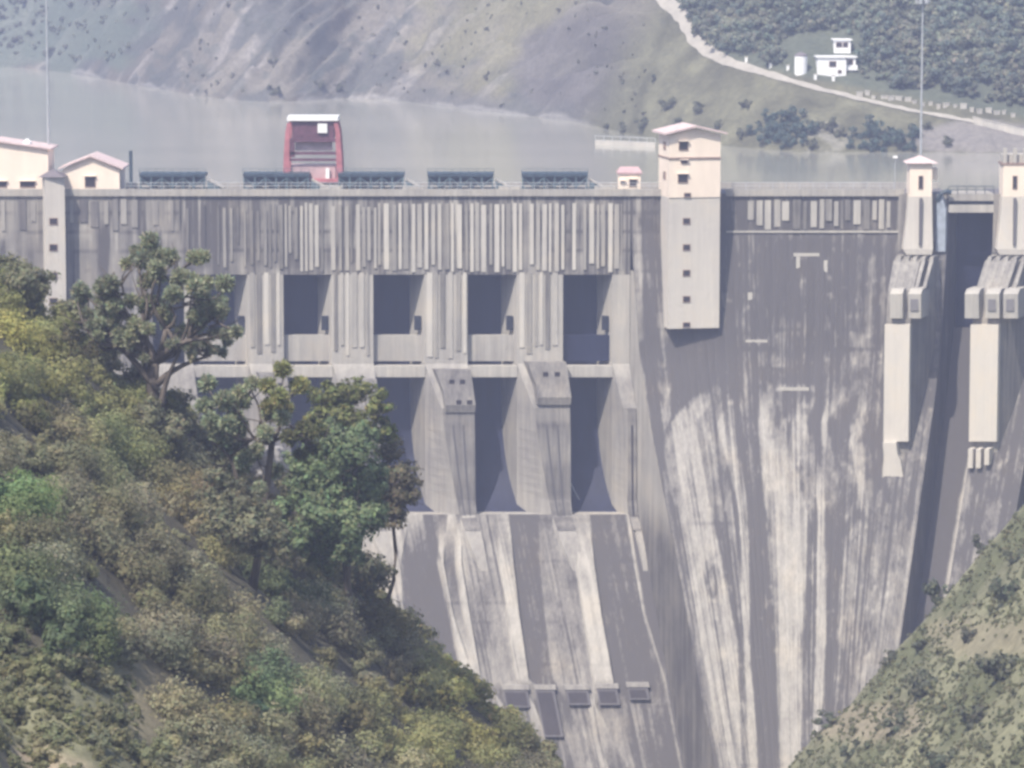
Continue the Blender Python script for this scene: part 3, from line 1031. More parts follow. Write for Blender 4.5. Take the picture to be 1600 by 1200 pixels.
# gated spillway at the right: tapered piers with bracket blocks
for i, (sl, sr, bl, br) in enumerate(((60.6, 65.0, 60.8, 68.2), (75.5, 79.9, 75.5, 84.3), (92.1, 96.5, 92.1, 100))):
    def rg(d, z_, nl=0.0, nr=0.0):
        return [fanp(bl, -6.5, z_), fanp(br, -6.5, z_), fanp(br, 0.0, z_), fanp(sr + nr, d, z_), fanp(sl + nl, d, z_), fanp(bl, 0.0, z_)][::-1]
    m_ = MB()
    lv = [(0.4, -0.02), (0.6, -9.4), (4.5, -10.2), (9.0, -14.4), (10.2, -18.9), (10.2, -30), (10.2, -42)]
    m_.rings([rg(*q_) for q_ in lv], [0.45, 0.5, 0.4, 0.4, 0.5, 0.5, 0.5])
    m_.build('pier', M_CONC, dam)
    def slab(a_, b_, d0, d1, z0, z1):
        return [[fanp(a_, d0, z_), fanp(b_, d0, z_), fanp(b_, d1, z_), fanp(a_, d1, z_)][::-1] for z_ in (z0, z1)]
    MB().rings(slab(sl - 0.1, sr + 0.1, 9.0, 11.0, -19.4, -37.6), [-0.1, -0.1]).build('pier_nose', M_CLEAN, dam)
    if i == 0:
        mq = MB()
        rs = []
        for z_, l_, r_ in ((-37.62, 0.0, -1.9), (-39.5, 0.2, -1.6), (-40.5, 0.2, -1.0), (-43.6, 0.0, -0.4)):
            rs.append([fanp(sl + l_, 8.0, z_), fanp(sr + r_, 8.0, z_), fanp(sr + r_, 12.0, z_), fanp(sl + l_, 12.0, z_)][::-1])
        mq.rings(rs, [0, 0.1, 0.1, 0])
        mq.build('pier_base', M_CLEAN, dam)
    else:
        mq = MB()
        for q_ in (0.2, 1.5, 2.9):
            mq.rings(slab(sl + q_, sl + q_ + 0.8, 8.0, 12.2, -38.6, -41.6 + 0.5 * (q_ > 2)), [0, 0.1])
        mq.build('pier_base', M_CLEAN, dam)
    for k in range(2 if i == 0 else 3):
        a_ = sl + (-0.0, 3.4, 6.3)[k] + (0.9 if i == 0 else -1.0)
        br_ = MB().rings([[fanp(a_, 6.5, z_), fanp(a_ + 2.3, 6.5, z_), fanp(a_ + 2.3, d_, z_), fanp(a_, d_, z_)][::-1] for z_, d_ in ((-13.9, 10.4), (-14.6, 11.4), (-18.4, 11.2))], [0.1, 0, 0])
        bk = br_.build('bracket', M_PALE, dam)
        pq = fanp(a_ + 1.1, 11.4, -16.4)
        if k != 0:
            MB().box(pq[0] - 0.6, pq[0] + 0.6, pq[1] - 0.03, pq[1] + 0.4, -17.2, -15.4).build('recess', M_GREY, bk)
    m2 = MB()
    for k in range(5):
        a_ = bl + 0.4 + k * 1.35
        m2.rings([[fanp(a_, 0.0, z_), fanp(a_ + 0.6, 0.0, z_), fanp(a_ + 0.6, d_, z_), fanp(a_, d_, z_)][::-1] for z_, d_ in ((-9.5, 4.2), (-10.3, 4.65), (-14.3, 9.05))], [0.45, 0.4, 0.5])
    m2.build('cast_ribs', M_FIN, dam)
for a, b in ((68.3, 75.4), (84.4, 92.0)):
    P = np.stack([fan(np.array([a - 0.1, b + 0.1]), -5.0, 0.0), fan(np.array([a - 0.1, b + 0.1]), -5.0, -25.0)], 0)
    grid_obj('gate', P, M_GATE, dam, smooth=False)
    MB().box(a + 0.05, b - 0.05, -0.2, 8, -1.1, 0.0, 0.25).build('hoist_bridge', M_PALE, dam)
    MB().box(a + 0.05, b - 0.05, -0.5, 0.0, -2.9, -1.7, 0.1).build('bridge_girder', M_PALE, dam)
    MB().box(a + 0.05, b - 0.05, 0.5, 0.9, -1.68, -1.12).build('girder_web', M_DSTEEL, dam)
    mq = MB()
    for z_ in (0.6, 1.2):
        mq.bar((a, -0.1, z_), (b, -0.1, z_), 0.07)
    for k in range(6):
        x_ = a + (b - a) * k / 5
        mq.bar((x_, -0.1, 0.0), (x_, -0.1, 1.2), 0.06)
    mq.build('railing', M_DSTEEL, dam)
# pale curved gate arm left of the opening
pts = [(66.5, -0.9, -1.0), (67.0, -1.1, 0.1), (67.9, -1.1, 0.5), (68.6, -1.1, 0.2)]
MB().tube(pts, 0.35).build('hoist_guide', M_DSTEEL, dam)
m_ = MB().rings([[fanp(66.7, 0.1, z_), fanp(67.5 + 0.7 * (z_ < -2), 0.1, z_), fanp(67.5 + 0.7 * (z_ < -2), 1.0, z_), fanp(66.7, 1.0, z_)][::-1] for z_ in (0.0, -2.5, -9)], [0, 0.1, 0.2])
m_.build('gate_arm', plain('pale_blue_steel', (0.33, 0.37, 0.43), 0.5), dam)

# patch slabs: old repairs standing slightly proud of the right face
for px, py, wp, hp in ((1260, 398, 40, 5), (1182, 533, 34, 4), (1242, 608, 44, 5), (1247, 410, 6, 18), (1290, 420, 6, 26), (1172, 465, 7, 16)):
    z_ = -20.0
    for _ in range(40):
        P_ = at(px, py, -float(dR(z_)))
        z_ = 0.5 * z_ + 0.5 * P_[2]
    MB().box(P_[0] - wp / 20, P_[0] + wp / 20, P_[1] - 0.1, P_[1] + 0.8, P_[2] - hp / 20, P_[2] + hp / 20, -0.1).build('repair_patch', M_PALE, dam)

#@@BUILDINGS
# ------------------------------------------------------------------ buildings on the crest
def hip_pts(x0, x1, y0, y1, z, h, ov, ridge=0.5, axis='x', lift=0.0):
    x0, x1, y0, y1 = x0 - ov, x1 + ov, y0 - ov, y1 + ov
    return x0, x1, y0, y1, z


def gable(m_, x0, x1, y0, y1, z, h, ov=0.5, th=0.25, side='x', piv=None, rz=0.0, hip=0.0):
    """gable roof slab; ridge runs along y when side == 'y' (gable end to the viewer)"""
    X0, X1, Y0, Y1 = x0 - ov, x1 + ov, y0 - ov, y1 + ov
    if side == 'y':
        xm = (X0 + X1) / 2
        pr = [(X0, z), (xm, z + h), (X1, z), (X1, z + th), (xm, z + h + th), (X0, z + th)]
        vv = [(x, Y0, q_) for x, q_ in pr] + [(x, Y1, q_) for x, q_ in pr]
        ff = [(0, 1, 4, 5), (1, 2, 3, 4), (11, 10, 7, 6), (10, 9, 8, 7), (5, 4, 10, 11), (4, 3, 9, 10), (1, 0, 6, 7), (2, 1, 7, 8), (0, 5, 11, 6), (3, 2, 8, 9)]
    else:
        ym = (Y0 + Y1) / 2
        pr = [(Y0, z), (ym, z + h), (Y1, z), (Y1, z + th), (ym, z + h + th), (Y0, z + th)]
        vv = [(X0 + (hip if 0 < i % 6 < 2 or i % 6 == 4 else 0), y, q_) for i, (y, q_) in enumerate(pr)] + [(X1 - (hip if i in (1, 4) else 0), y, q_) for i, (y, q_) in enumerate(pr)]
        ff = [(5, 4, 1, 0), (4, 3, 2, 1), (6, 7, 10, 11), (7, 8, 9, 10), (11, 10, 4, 5), (10, 9, 3, 4), (7, 6, 0, 1), (8, 7, 1, 2), (6, 11, 5, 0), (9, 8, 2, 3)]
    if rz:
        c, s_ = math.cos(rz), math.sin(rz)
        px_, py_ = piv
        vv = [(px_ + (x - px_) * c - (y - py_) * s_, py_ + (x - px_) * s_ + (y - py_) * c, q_) for x, y, q_ in vv]
    return m_.add(vv, ff)


def gable_wall(m_, x0, x1, y0, y1, z0, z1, h, side, rz=0.0, piv=None):
    """walls of a house with the gable triangle in the wall"""
    if side == 'y':
        xm = (x0 + x1) / 2
        f_ = [(x0, z0), (x1, z0), (x1, z1), (xm, z1 + h), (x0, z1)]
        vv = [(x, y0, q_) for x, q_ in f_] + [(x, y1, q_) for x, q_ in f_]
    else:
        ym = (y0 + y1) / 2
        f_ = [(y0, z0), (y1, z0), (y1, z1), (ym, z1 + h), (y0, z1)]
        vv = [(x1, y, q_) for y, q_ in f_] + [(x0, y, q_) for y, q_ in f_]
    ff = [(0, 1, 2, 3, 4), (9, 8, 7, 6, 5)] + [(i, i + 5, (i + 1) % 5 + 5, (i + 1) % 5) for i in range(5)]
    if rz:
        c, s_ = math.cos(rz), math.sin(rz)
        px_, py_ = piv
        vv = [(px_ + (x - px_) * c - (y - py_) * s_, py_ + (x - px_) * s_ + (y - py_) * c, q_) for x, y, q_ in vv]
    return m_.add(vv, ff)


def rot(x, y, piv, rz):
    c, s_ = math.cos(rz), math.sin(rz)
    return piv[0] + (x - piv[0]) * c - (y - piv[1]) * s_, piv[1] + (x - piv[0]) * s_ + (y - piv[1]) * c


def window(par, x, yf, z, wd, ht, rz=0.0, piv=(0, 0), hood=True, mat=None):
    f_ = MB().box(x - wd / 2, x + wd / 2, yf - 0.06, yf + 0.2, z - ht / 2, z + ht / 2, 0, rz, piv)
    o = f_.build('window', mat or M_GLASS, par)
    fr = MB()
    for a_, b_, c_, d_ in ((-wd / 2 - 0.1, wd / 2 + 0.1, ht / 2, ht / 2 + 0.1), (-wd / 2 - 0.1, wd / 2 + 0.1, -ht / 2 - 0.1, -ht / 2), (-wd / 2 - 0.1, -wd / 2, -ht / 2, ht / 2), (wd / 2, wd / 2 + 0.1, -ht / 2, ht / 2)):
        fr.box(x + a_, x + b_, yf - 0.1, yf + 0.1, z + c_, z + d_, 0, rz, piv)
    fr.build('frame', M_TRIM, o)
    if hood:
        MB().box(x - wd / 2 - 0.2, x + wd / 2 + 0.2, yf - 0.45, yf + 0.05, z + ht / 2 + 0.12, z + ht / 2 + 0.24, 0, rz, piv).build('sunshade', M_CREAM, o)
    return o


# tall lift tower in front of the dam
RZ = R(11)
FY = -5.4                                   # its front stands 7 m out from the wall
A = at(1045, 300, FY)
B = at(1126, 300, FY)
x0, x1 = A[0], B[0]
piv = (x0, FY)
zt = at(1080, 214, FY)[2]
zb = at(1080, 514, FY)[2]
zm = at(1080, 309, FY)[2]
lift = empty('lift_tower', ((x0 + x1) / 2, FY + 3, zb), 'tall lift tower, cream upper storeys over bare concrete shaft, against the dam face', 'tower')
wdt = (x1 - x0) / math.cos(RZ) * 1.0
# concrete shaft: back narrows towards the foot where the dam face comes forward
m_ = MB()
lev = [(zm, 7.0, 0.25), (zm - 6, 6.8, 0.2), (zm - 12, 5.8, 0.1), (zb + 0.5, 4.0, 0.0), (zb, 3.8, 0.1)]
m_.rings([[(*rot(x0, FY + b_, piv, RZ), z_), (*rot(x0 + wdt, FY + b_, piv, RZ), z_), (*rot(x0 + wdt, FY, piv, RZ), z_), (*rot(x0, FY, piv, RZ), z_)][::-1] for z_, b_, t_ in lev], [q_[2] for q_ in lev])
m_.build('shaft', M_CLEAN, lift)
MB().box(x0, x0 + wdt, FY - 0.12, FY + 7.0, zm + 0.004, zt, 0, RZ, piv).build('wall', M_CREAM, lift)
m_ = MB()
gable_wall(m_, x0, x0 + wdt, FY - 0.12, FY + 7.0, zt + 0.003, zt + 0.3, 1.0, 'y', RZ, piv)
m_.build('gable_wall', M_CREAM, lift)
m_ = gable(MB(), x0, x0 + wdt, FY - 0.1, FY + 7, zt + 0.35, 1.15, 0.9, 0.3, 'y', piv, RZ)
m_.build('roof', M_ROOF, lift)
MB().box(x0 - 0.1, x0 + wdt + 0.1, FY - 0.3, FY + 7.1, at(1080, 247, FY)[2] - 0.15, at(1080, 247, FY)[2] + 0.1, 0, RZ, piv).build('cornice', M_TRIM, lift)
for px, py, wd, ht in ((1067, 228, 1.3, 1.2), (1066, 279, 1.4, 1.2), (1068, 253, 0.9, 0.35), (1073, 305, 0.9, 0.5), (1072, 346, 1.0, 0.8), (1072, 387, 1.0, 0.8), (1072, 427, 1.0, 0.8), (1072, 468, 1.0, 0.8), (1072, 508, 1.0, 0.6)):
    p_ = at(px, py, FY)
    xx = x0 + (p_[0] - x0) / math.cos(RZ) * 1.03
    window(lift, xx, FY - (0.14 if py < 309 else 0.0), p_[2], wd, ht, RZ, piv, hood=py < 300)
# shutters on the tower's left strip of wall
for py in (229, 276):
    zq = at(1038, py, FY)[2]
    qx, qy = rot(x0, FY + 2.8, piv, RZ)
    MB().box(qx - 0.1, qx + 0.2, qy - 0.8, qy + 0.8, zq - 0.6, zq + 0.6, 0, RZ, (qx, qy)).build('window', M_TRIM, lift)

# stair tower at the left
FY2 = -3.6
A, B = at(70, 300, FY2), at(101, 300, FY2)
x0, x1 = A[0], B[0]
piv = (x0, FY2)
zt, zb = at(85, 277, FY2)[2], at(85, 560, FY2)[2]
stair = empty('stair_tower', ((x0 + x1) / 2, FY2 + 2, zb), 'slim bare concrete stair tower with four windows beside crest houses', 'tower')
MB().box(x0, x1, FY2, FY2 + 5.2, zb, zt, 0.12, R(12), piv).build('shaft', M_CLEAN, stair)
xm, ym = rot((x0 + x1) / 2, FY2 + 2.6, piv, R(12))
m_ = MB()
hw = (x1 - x0) / 2 + 0.5
vv = [(xm - hw, ym - 3.1, zt), (xm + hw, ym - 3.1, zt), (xm + hw, ym + 3.1, zt), (xm - hw, ym + 3.1, zt), (xm, ym, zt + 1.1)]
m_.add(vv, [(3, 2, 1, 0), (0, 1, 4), (1, 2, 4), (2, 3, 4), (3, 0, 4)])
m_.build('roof', M_DROOF, stair)
for py in (346, 387, 431, 471):
    p_ = at(83, py, FY2)
    window(stair, x0 + (p_[0] - x0) * 1.03, FY2, p_[2], 1.1, 0.9, R(12), piv, hood=False)


def house(name, label, px0, px1, pyt, pyb, Y, depth, side, h, win, roofm=M_ROOF, hip=0.0, ov=0.6, z0=0.0):
    A, B = at(px0, pyb, Y), at(px1, pyb, Y)
    x0, x1 = A[0], B[0]
    zt = at(px0, pyt, Y)[2]
    hs = empty(name, ((x0 + x1) / 2, Y + depth / 2, z0), label, 'building')
    m_ = MB()
    if hip:
        m_.box(x0, x1, Y, Y + depth, z0 + 0.004, zt)
    else:
        gable_wall(m_, x0, x1, Y, Y + depth, z0 + 0.004, zt, h, side)
    m_.build('wall', M_CREAM, hs)
    gable(MB(), x0, x1, Y, Y + depth, zt + 0.02, h, ov, 0.25, side, hip=hip).build('roof', roofm, hs)
    for px, py, wd, ht in win:
        p_ = at(px, py, Y)
        window(hs, p_[0], Y, p_[2], wd, ht)
    return hs


house('crest_house', 'large cream house with shallow pink roof at the left end of the crest', -90, 76, 234, 303, 3.0, 8.0, 'y', 1.3, [(4, 288, 1.2, 0.8), (43, 288, 2.2, 0.8), (-40, 288, 1.5, 0.9)])
house('crest_house', 'smaller cream house with pink gable roof and one square window by the stair tower', 98, 187, 265, 303, 1.2, 9.0, 'y', 2.0, [(141, 284, 1.5, 1.5)])
hut = house('crest_hut', 'tiny cream hut with white roof between the hoists and the lift tower', 966, 1001, 272, 301, 0.6, 3.4, 'x', 0.8, [(989, 286, 1.0, 1.0), (973, 285, 0.5, 0.3)], roofm=M_PINK, hip=0.6, ov=0.25)
tank_p = at(43, 226, 4.5)
tk = empty('water_tank', (tank_p[0], 4.5, tank_p[2] - 0.9), 'small white water tank on the roof of the large crest house', 'tank')
mt = MB()
rs = []
for z_, r_ in ((-0.9, 0.62), (-0.8, 0.7), (0.4, 0.7), (0.7, 0.45), (0.8, 0.2)):
    rs.append([(tank_p[0] + r_ * math.cos(a * math.pi / 6), 4.5 + r_ * math.sin(a * math.pi / 6), tank_p[2] + z_) for a in range(12)])
mt.rings(rs).build('body', M_WHITE, tk, smooth=False)
MB().tube([(tank_p[0], 4.5, tank_p[2] + 0.8), (tank_p[0], 4.5, tank_p[2] + 0.95)], 0.3, 10).build('lid', M_WHITE, tk)


# gate towers at the right
def gate_tower(label, px0, px1, Y, annex, crenel):
    A, B = at(px0, 300, Y), at(px1, 300, Y)
    x0, x1 = A[0], B[0]
    zt = at(px0, 255, Y)[2]
    zm = at(px0, 307, Y)[2]
    zb = at(px0, 398, Y)[2]
    g = empty('gate_tower', ((x0 + x1) / 2, Y + 2, zb), label, 'tower', 'gate towers over the right spillway')
    MB().box(x0, x1, Y, Y + 4.5, zm + 0.003, zt).build('wall', M_CREAM, g)
    rs = [[(x0 - e, Y + 4.2, z_), (x1 + e * 0.3, Y + 4.2, z_), (x1 + e * 0.3, Y - e * 0.3, z_), (x0 - e, Y - e * 0.3, z_)][::-1] for z_, e in ((zm, 0.1), (zm - 4, 0.4), (zb + 0.9, 0.9), (zb, 0.4))]
    MB().rings(rs, [0.2, 0.1, 0, 0]).build('shaft', M_CLEAN, g)
    xc = (x0 + x1) / 2
    MB().box(xc - 0.22, xc + 0.22, Y - 0.55, Y + 0.2, zb + 1.5, zm - 0.2, 0.6).build('slot', M_GREY, g)
    window(g, xc, Y, (zm + zt) / 2 - 0.4, 0.55, 1.9, hood=False)
    if crenel:
        for a_ in (x0 + 0.3, x1 - 0.3, xc):
            MB().box(a_ - 0.28, a_ + 0.28, Y + 0.2, Y + 0.8, zt + 0.05, zt + 2.3).build('post', M_PALE, g)
        MB().box(x0 - 0.2, x1 + 0.2, Y - 0.1, Y + 4.7, zt - 0.3, zt + 0.04).build('cornice', M_TRIM, g)
        MB().box(x0, x1, Y + 0.9, Y + 4.2, zt + 0.05, zt + 1.3).build('roof_room', M_PALE, g)
    else:
        vv = [(x0 - 0.6, Y - 0.6, zt), (x1 + 0.9, Y - 0.6, zt), (x1 + 0.9, Y + 5, zt), (x0 - 0.6, Y + 5, zt), (xc, Y + 2.2, zt + 1.1)]
        MB().add(vv, [(3, 2, 1, 0), (0, 1, 4), (1, 2, 4), (2, 3, 4), (3, 0, 4)]).build('roof', M_ROOF, g)
    if annex:
        MB().box(x1 + 0.003, x1 + 1.0, Y + 1.0, Y + 3.5, zt - 2.6, zt - 0.9).build('annex', M_CREAM, g)
    return g


gate_tower('slim cream gate tower with pink pyramid roof and side box by the right spillway', 1421, 1456, -2.6, True, False)
gate_tower('slim cream gate tower with open posts on its roof at the right edge', 1567, 1604, -2.6, False, True)


# masts and small posts
def mast(px, py_base, Y, height, label, r0=0.22, arms=0):
    p_ = at(px, py_base, Y)
    o = empty('lamp_mast', (p_[0], Y, 0.0), label, 'lamp mast', 'tall lamp masts on the dam crest')
    MB().tube([(p_[0], Y, 0.004), (p_[0], Y, height * 0.5), (p_[0], Y, height)], [r0, r0 * 0.8, r0 * 0.5], 8).build('pole', M_LSTEEL, o)
    h_ = MB()
    for k in range(6):
        a = k * math.pi / 3
        h_.box(p_[0] + math.cos(a) * 0.9 - 0.25, p_[0] + math.cos(a) * 0.9 + 0.25, Y + math.sin(a) * 0.9 - 0.25, Y + math.sin(a) * 0.9 + 0.25, height - 0.5, height + 0.1)
    h_.box(p_[0] - 0.9, p_[0] + 0.9, Y - 0.9, Y + 0.9, height + 0.11, height + 0.2)
    h_.build('lamp_head', M_LSTEEL, o)
    return o


mast(77, 300, 9.0, 33.5, 'tall thin lamp mast rising behind the large crest house')
mast(1438, 300, 5.0, 30.0, 'tall thin lamp mast rising behind the pink roofed gate tower')
p_ = at(1398, 300, 3.0)
o = empty('street_lamp', (p_[0], 3, 0), 'short street lamp on the crest left of the pink roofed gate tower', 'street lamp')
MB().tube([(p_[0], 3, 0.004), (p_[0], 3, 5.4)], [0.08, 0.06], 6).build('pole', M_LSTEEL, o)
MB().box(p_[0] - 0.35, p_[0] + 0.35, 2.6, 3.2, 5.41, 5.75).build('lamp_head', M_WHITE, o)
p_ = at(205, 300, 2.0)
o = empty('steel_post', (p_[0], 2, 0), 'dark steel post standing by the small crest house', 'post')
MB().box(p_[0] - 0.25, p_[0] + 0.25, 1.75, 2.25, 0.004, 6.6).build('column', M_DSTEEL, o)
MB().box(p_[0] - 0.5, p_[0] + 0.5, 1.6, 2.4, 0.01, 0.8).build('base', M_GREY, o)


# gate hoists along the crest
def make_hoist(x, label):
    Y = 2.0
    g = empty('gate_hoist', (x, Y, 0), label, 'gate hoist', 'gate hoists along the dam crest')
    L = 10.4
    MB().box(x, x + L, Y - 0.4, Y + 4.2, 2.55, 3.05).box(x + 0.3, x + L - 0.3, Y + 3.4, Y + 3.8, 1.0, 2.54).build('top_deck', M_DSTEEL, g)
    m_ = MB()
    for k in range(7):
        xx = x + 0.2 + k * (L - 0.4) / 6
        m_.box(xx - 0.14, xx + 0.14, Y - 0.3, Y + 0.0, 0.6, 2.54)
    for k in range(6):
        xa = x + 0.2 + k * (L - 0.4) / 6
        xb = xa + (L - 0.4) / 6
        m_.bar((xa, Y - 0.15, 0.9 if k % 2 else 2.4), (xb, Y - 0.15, 2.4 if k % 2 else 0.9), 0.12)
    m_.build('truss', M_STEEL, g)
    MB().box(x + 0.1, x + L - 0.1, Y + 0.25, Y + 0.45, 1.25, 2.54).build('side_panel', M_DSTEEL, g)
    MB().box(x - 0.1, x + L + 0.2, Y - 0.5, Y + 4, 0.08, 0.6).build('bottom_beam', M_STEEL, g)
    for a_, b_, c_ in ((1.6, 1.2, 1.5), (3.9, 1.5, 1.3), (6.3, 1.1, 1.6)):
        MB().box(x + a_, x + a_ + b_, Y + 1.2, Y + 2.8, 0.61, 0.6 + c_).build('motor', M_LSTEEL, g)
    m_ = MB()
    m_.tube([(x + 2.2, Y + 1.0, 1.5), (x + 7.8, Y + 1.0, 1.5)], 0.5, 10)
    m_.build('winch_drum', M_DSTEEL, g)
    # inclined cover falling away to the right
    vv = [(x + L + 0.25, Y - 0.4, 1.9), (x + L + 2.9, Y - 0.4, 0.35), (x + L + 2.9, Y - 0.4, 0.08), (x + L + 0.25, Y - 0.4, 0.65)]
    vv += [(a, b + 3.6, c) for a, b, c in vv]
    MB().add(vv, [(3, 2, 1, 0), (4, 5, 6, 7), (0, 1, 5, 4), (1, 2, 6, 5), (2, 3, 7, 6), (3, 0, 4, 7)]).build('sloping_arm', M_STEEL, g)
    vv = [(x + L + 0.3, Y - 0.2, 2.0), (x + L + 2.8, Y - 0.2, 0.6), (x + L + 2.8, Y + 3.0, 0.6), (x + L + 0.3, Y + 3.0, 2.0)]
    vv += [(a, b, c + 0.18) for a, b, c in vv]
    MB().add(vv, [(3, 2, 1, 0), (4, 5, 6, 7), (0, 1, 5, 4), (1, 2, 6, 5), (2, 3, 7, 6), (3, 0, 4, 7)]).build('cover_plate', M_PALE, g)
    m_ = MB()
    for z_ in (3.55, 4.0):
        m_.bar((x, Y - 0.3, z_ - 0.2), (x + L, Y - 0.3, z_ - 0.2), 0.04)
    for k in range(9):
        m_.bar((x + L * k / 8, Y - 0.3, 3.05), (x + L * k / 8, Y - 0.3, 3.8), 0.04)
    m_.build('railing', M_STEEL, g)
    return g


HL = ['leftmost gate hoist, nearest the small crest house', 'gate hoist just left of the red gantry crane', 'gate hoist just right of the red gantry crane',
      'fourth gate hoist, midway between the gantry crane and the tiny hut', 'rightmost gate hoist, nearest the tiny cream hut']
HX = [at(q_, 290, 2.0)[0] for q_ in (218, 380, 528, 668, 815)]
h0 = make_hoist(HX[0], HL[0])
for x_, lb in zip(HX[1:], HL[1:]):
    h = copy_tree(h0, (x_, 2.0, 0))
    h['label'] = lb

# red gantry crane
GY_ = 4.6
xl, xr = at(447, 270, GY_)[0], at(531, 270, GY_)[0]
zg = 1.5
ztop = at(490, 190, GY_)[2]
cr = empty('gantry_crane', ((xl + xr) / 2, GY_ + 2.5, zg), 'red portal gantry crane with white top beam on the dam crest', 'crane')
for yy in (GY_, GY_ + 5.5):
    for sx, x_ in ((1, xl), (-1, xr)):
        rs = []
        for z_, o_, w_ in ((zg, -0.1, 0.6), (zg + 4, 0.0, 0.55), (ztop - 1.6, 0.2, 0.45), (ztop - 0.2, 0.5, 0.42)):
            cx_ = x_ + sx * (o_ + 0.1)
            rs.append([(cx_ - w_ / 1.25, yy + 0.35, z_), (cx_ + w_ / 1.25, yy + 0.35, z_), (cx_ + w_ / 1.25, yy - 0.35, z_), (cx_ - w_ / 1.25, yy - 0.35, z_)][::-1])
        MB().rings(rs).build('leg', M_RED, cr)
xm = (xl + xr) / 2
MB().box(xm - 4.0, xm + 4.0, GY_ - 0.6, GY_ + 6.1, ztop + 0.15, ztop + 0.75).build('top_beam', M_WHITE, cr)
MB().box(xl + 1.0, xr - 0.9, GY_ - 0.1, GY_ + 5.6, ztop - 2.6, ztop + 0.14).build('trolley_house', M_MAROON, cr)
MB().box(xm + 0.8, xm + 2.3, GY_ - 0.5, GY_ - 0.11, ztop - 1.75, ztop - 0.3).build('floodlight', M_WHITE, cr)
m_ = MB()
m_.box(xl + 0.5, xr - 0.4, GY_ - 0.25, GY_ + 0.25, ztop - 3.2, ztop - 2.62)
m_.box(xl + 0.5, xl + 1.4, GY_ - 0.2, GY_ + 0.2, ztop - 5.6, ztop - 3.21)
m_.build('upper_beam', M_MAROON, cr)
MB().box(xl + 0.3, xr - 0.3, GY_ - 0.2, GY_ + 0.3, ztop - 5.2, ztop - 4.75).box(xl + 0.3, xr - 0.3, GY_ - 0.2, GY_ + 0.3, ztop - 6.2, ztop - 5.8).build('tie_beam', M_MAROON, cr)
MB().box(xl + 1.45, xr - 1.2, GY_ + 0.9, GY_ + 1.1, ztop - 4.6, ztop - 3.25).build('machinery_screen', plain('pale_screen', (0.48, 0.38, 0.40), 0.6), cr)
MB().box(xl + 0.7, xr - 0.7, GY_ + 0.4, GY_ + 4.8, zg + 0.15, zg + 2.6).build('base_cabin', M_PINK, cr)
MB().box(xl - 0.5, xr + 0.5, GY_ - 0.45, GY_ + 0.45, zg, zg + 0.55).build('sill_beam', M_RED, cr)
MB().box(xm + 2.0, xm + 2.6, GY_ - 0.2, GY_ + 0.2, zg + 0.56, zg + 2.2).build('ladder_box', M_WHITE, cr)
for x_ in (xl, xl + 1.4, xr - 1.4, xr):
    MB().tube([(x_, GY_ - 0.3, zg - 0.1), (x_, GY_ + 0.3, zg - 0.1)], 0.35, 10).build('wheel', M_DSTEEL, cr)
MB().box(xl - 1.0, xr + 1.2, GY_ - 1.0, GY_ + 6.6, 0.004, zg - 0.42, 0.0).build('crane_rail_plinth', M_PALE, dam)

# kerb-top concrete caps over the piers
for a_ in (516, 645, 795, 945):
    p_ = at(a_, 300, 0.5)
    MB().box(p_[0] - 1.6, p_[0] + 1.6, 0.3, 1.6, 0.004, 1.1, -0.1).build('crest_cap', M_PALE, dam)

#@@FAR
# ------------------------------------------------------------------ far bank: buildings, posts, jetty
def far_box_house(label, px0, px1, pyt, pyb, name='hillside_house', roof=None, wins=(), balcony=None, cyl=False):
    P = far_hit((px0 + px1) / 2, pyb)
    Y = P[1]
    A, B = at(px0, pyb, Y), at(px1, pyb, Y)
    z0 = A[2] - 1.5
    z1 = at(px0, pyt, Y)[2]
    o = empty(name, ((A[0] + B[0]) / 2, Y + 2, A[2]), label, 'building')
    if cyl:
        r_ = (B[0] - A[0]) / 2
        c_ = ((A[0] + B[0]) / 2, Y + r_)
        rs = [[(c_[0] + r_ * math.cos(a * math.pi / 8), c_[1] + r_ * math.sin(a * math.pi / 8), z_) for a in range(16)] for z_ in (z0, z1)]
        MB().rings(rs).build('wall', M_WHITE, o)
        rs = [[(c_[0] + r_ * f * math.cos(a * math.pi / 8), c_[1] + r_ * f * math.sin(a * math.pi / 8), z_) for a in range(16)] for z_, f in ((z1 + 0.01, 1.06), (z1 + 0.25, 1.06), (z1 + 0.8, 0.3))]
        MB().rings(rs).build('roof', M_DROOF, o)
    else:
        MB().box(A[0], B[0], Y, Y + 6, z0, z1).build('wall', M_WHITE, o)
        MB().box(A[0] - 0.3, B[0] + 0.3, Y - 0.35, Y + 6.3, z1 + 0.003, z1 + 0.25).build('roof', M_DROOF if roof else M_WHITE, o)
    for px, py, wd, ht in wins:
        p_ = at(px, py, Y)
        window(o, p_[0], Y, p_[2], wd, ht, hood=False)
    if balcony:
        a_, b_, c_ = balcony
        p0, p1 = at(a_, c_, Y), at(b_, c_, Y)
        MB().box(p0[0], p1[0], Y - 1.2, Y + 1, p0[2] - 0.2, p0[2]).box(p0[0], p1[0], Y - 1.2, Y - 1.05, p0[2] + 0.003, p0[2] + 0.9).build('balcony', M_WHITE, o)
    return o


far_box_house('white two window house beside the hillside road', 1277, 1322, 90, 121, roof=False, wins=[(1301, 100, 1.3, 1.0), (1312, 112, 0.6, 0.5)])
far_box_house('white wing with terrace at the right of the white house', 1324, 1337, 90, 110, roof=False, wins=[(1329, 97, 0.8, 1.1)], balcony=(1322, 1339, 108))
far_box_house('small white upper house with two windows above the white house', 1303, 1329, 63, 84, roof=False, wins=[(1311, 70, 1.1, 0.9), (1321, 70, 0.9, 0.9)])
far_box_house('round white tank house left of the white house', 1242, 1262, 88, 118, name='tank_house', roof=True, cyl=True)

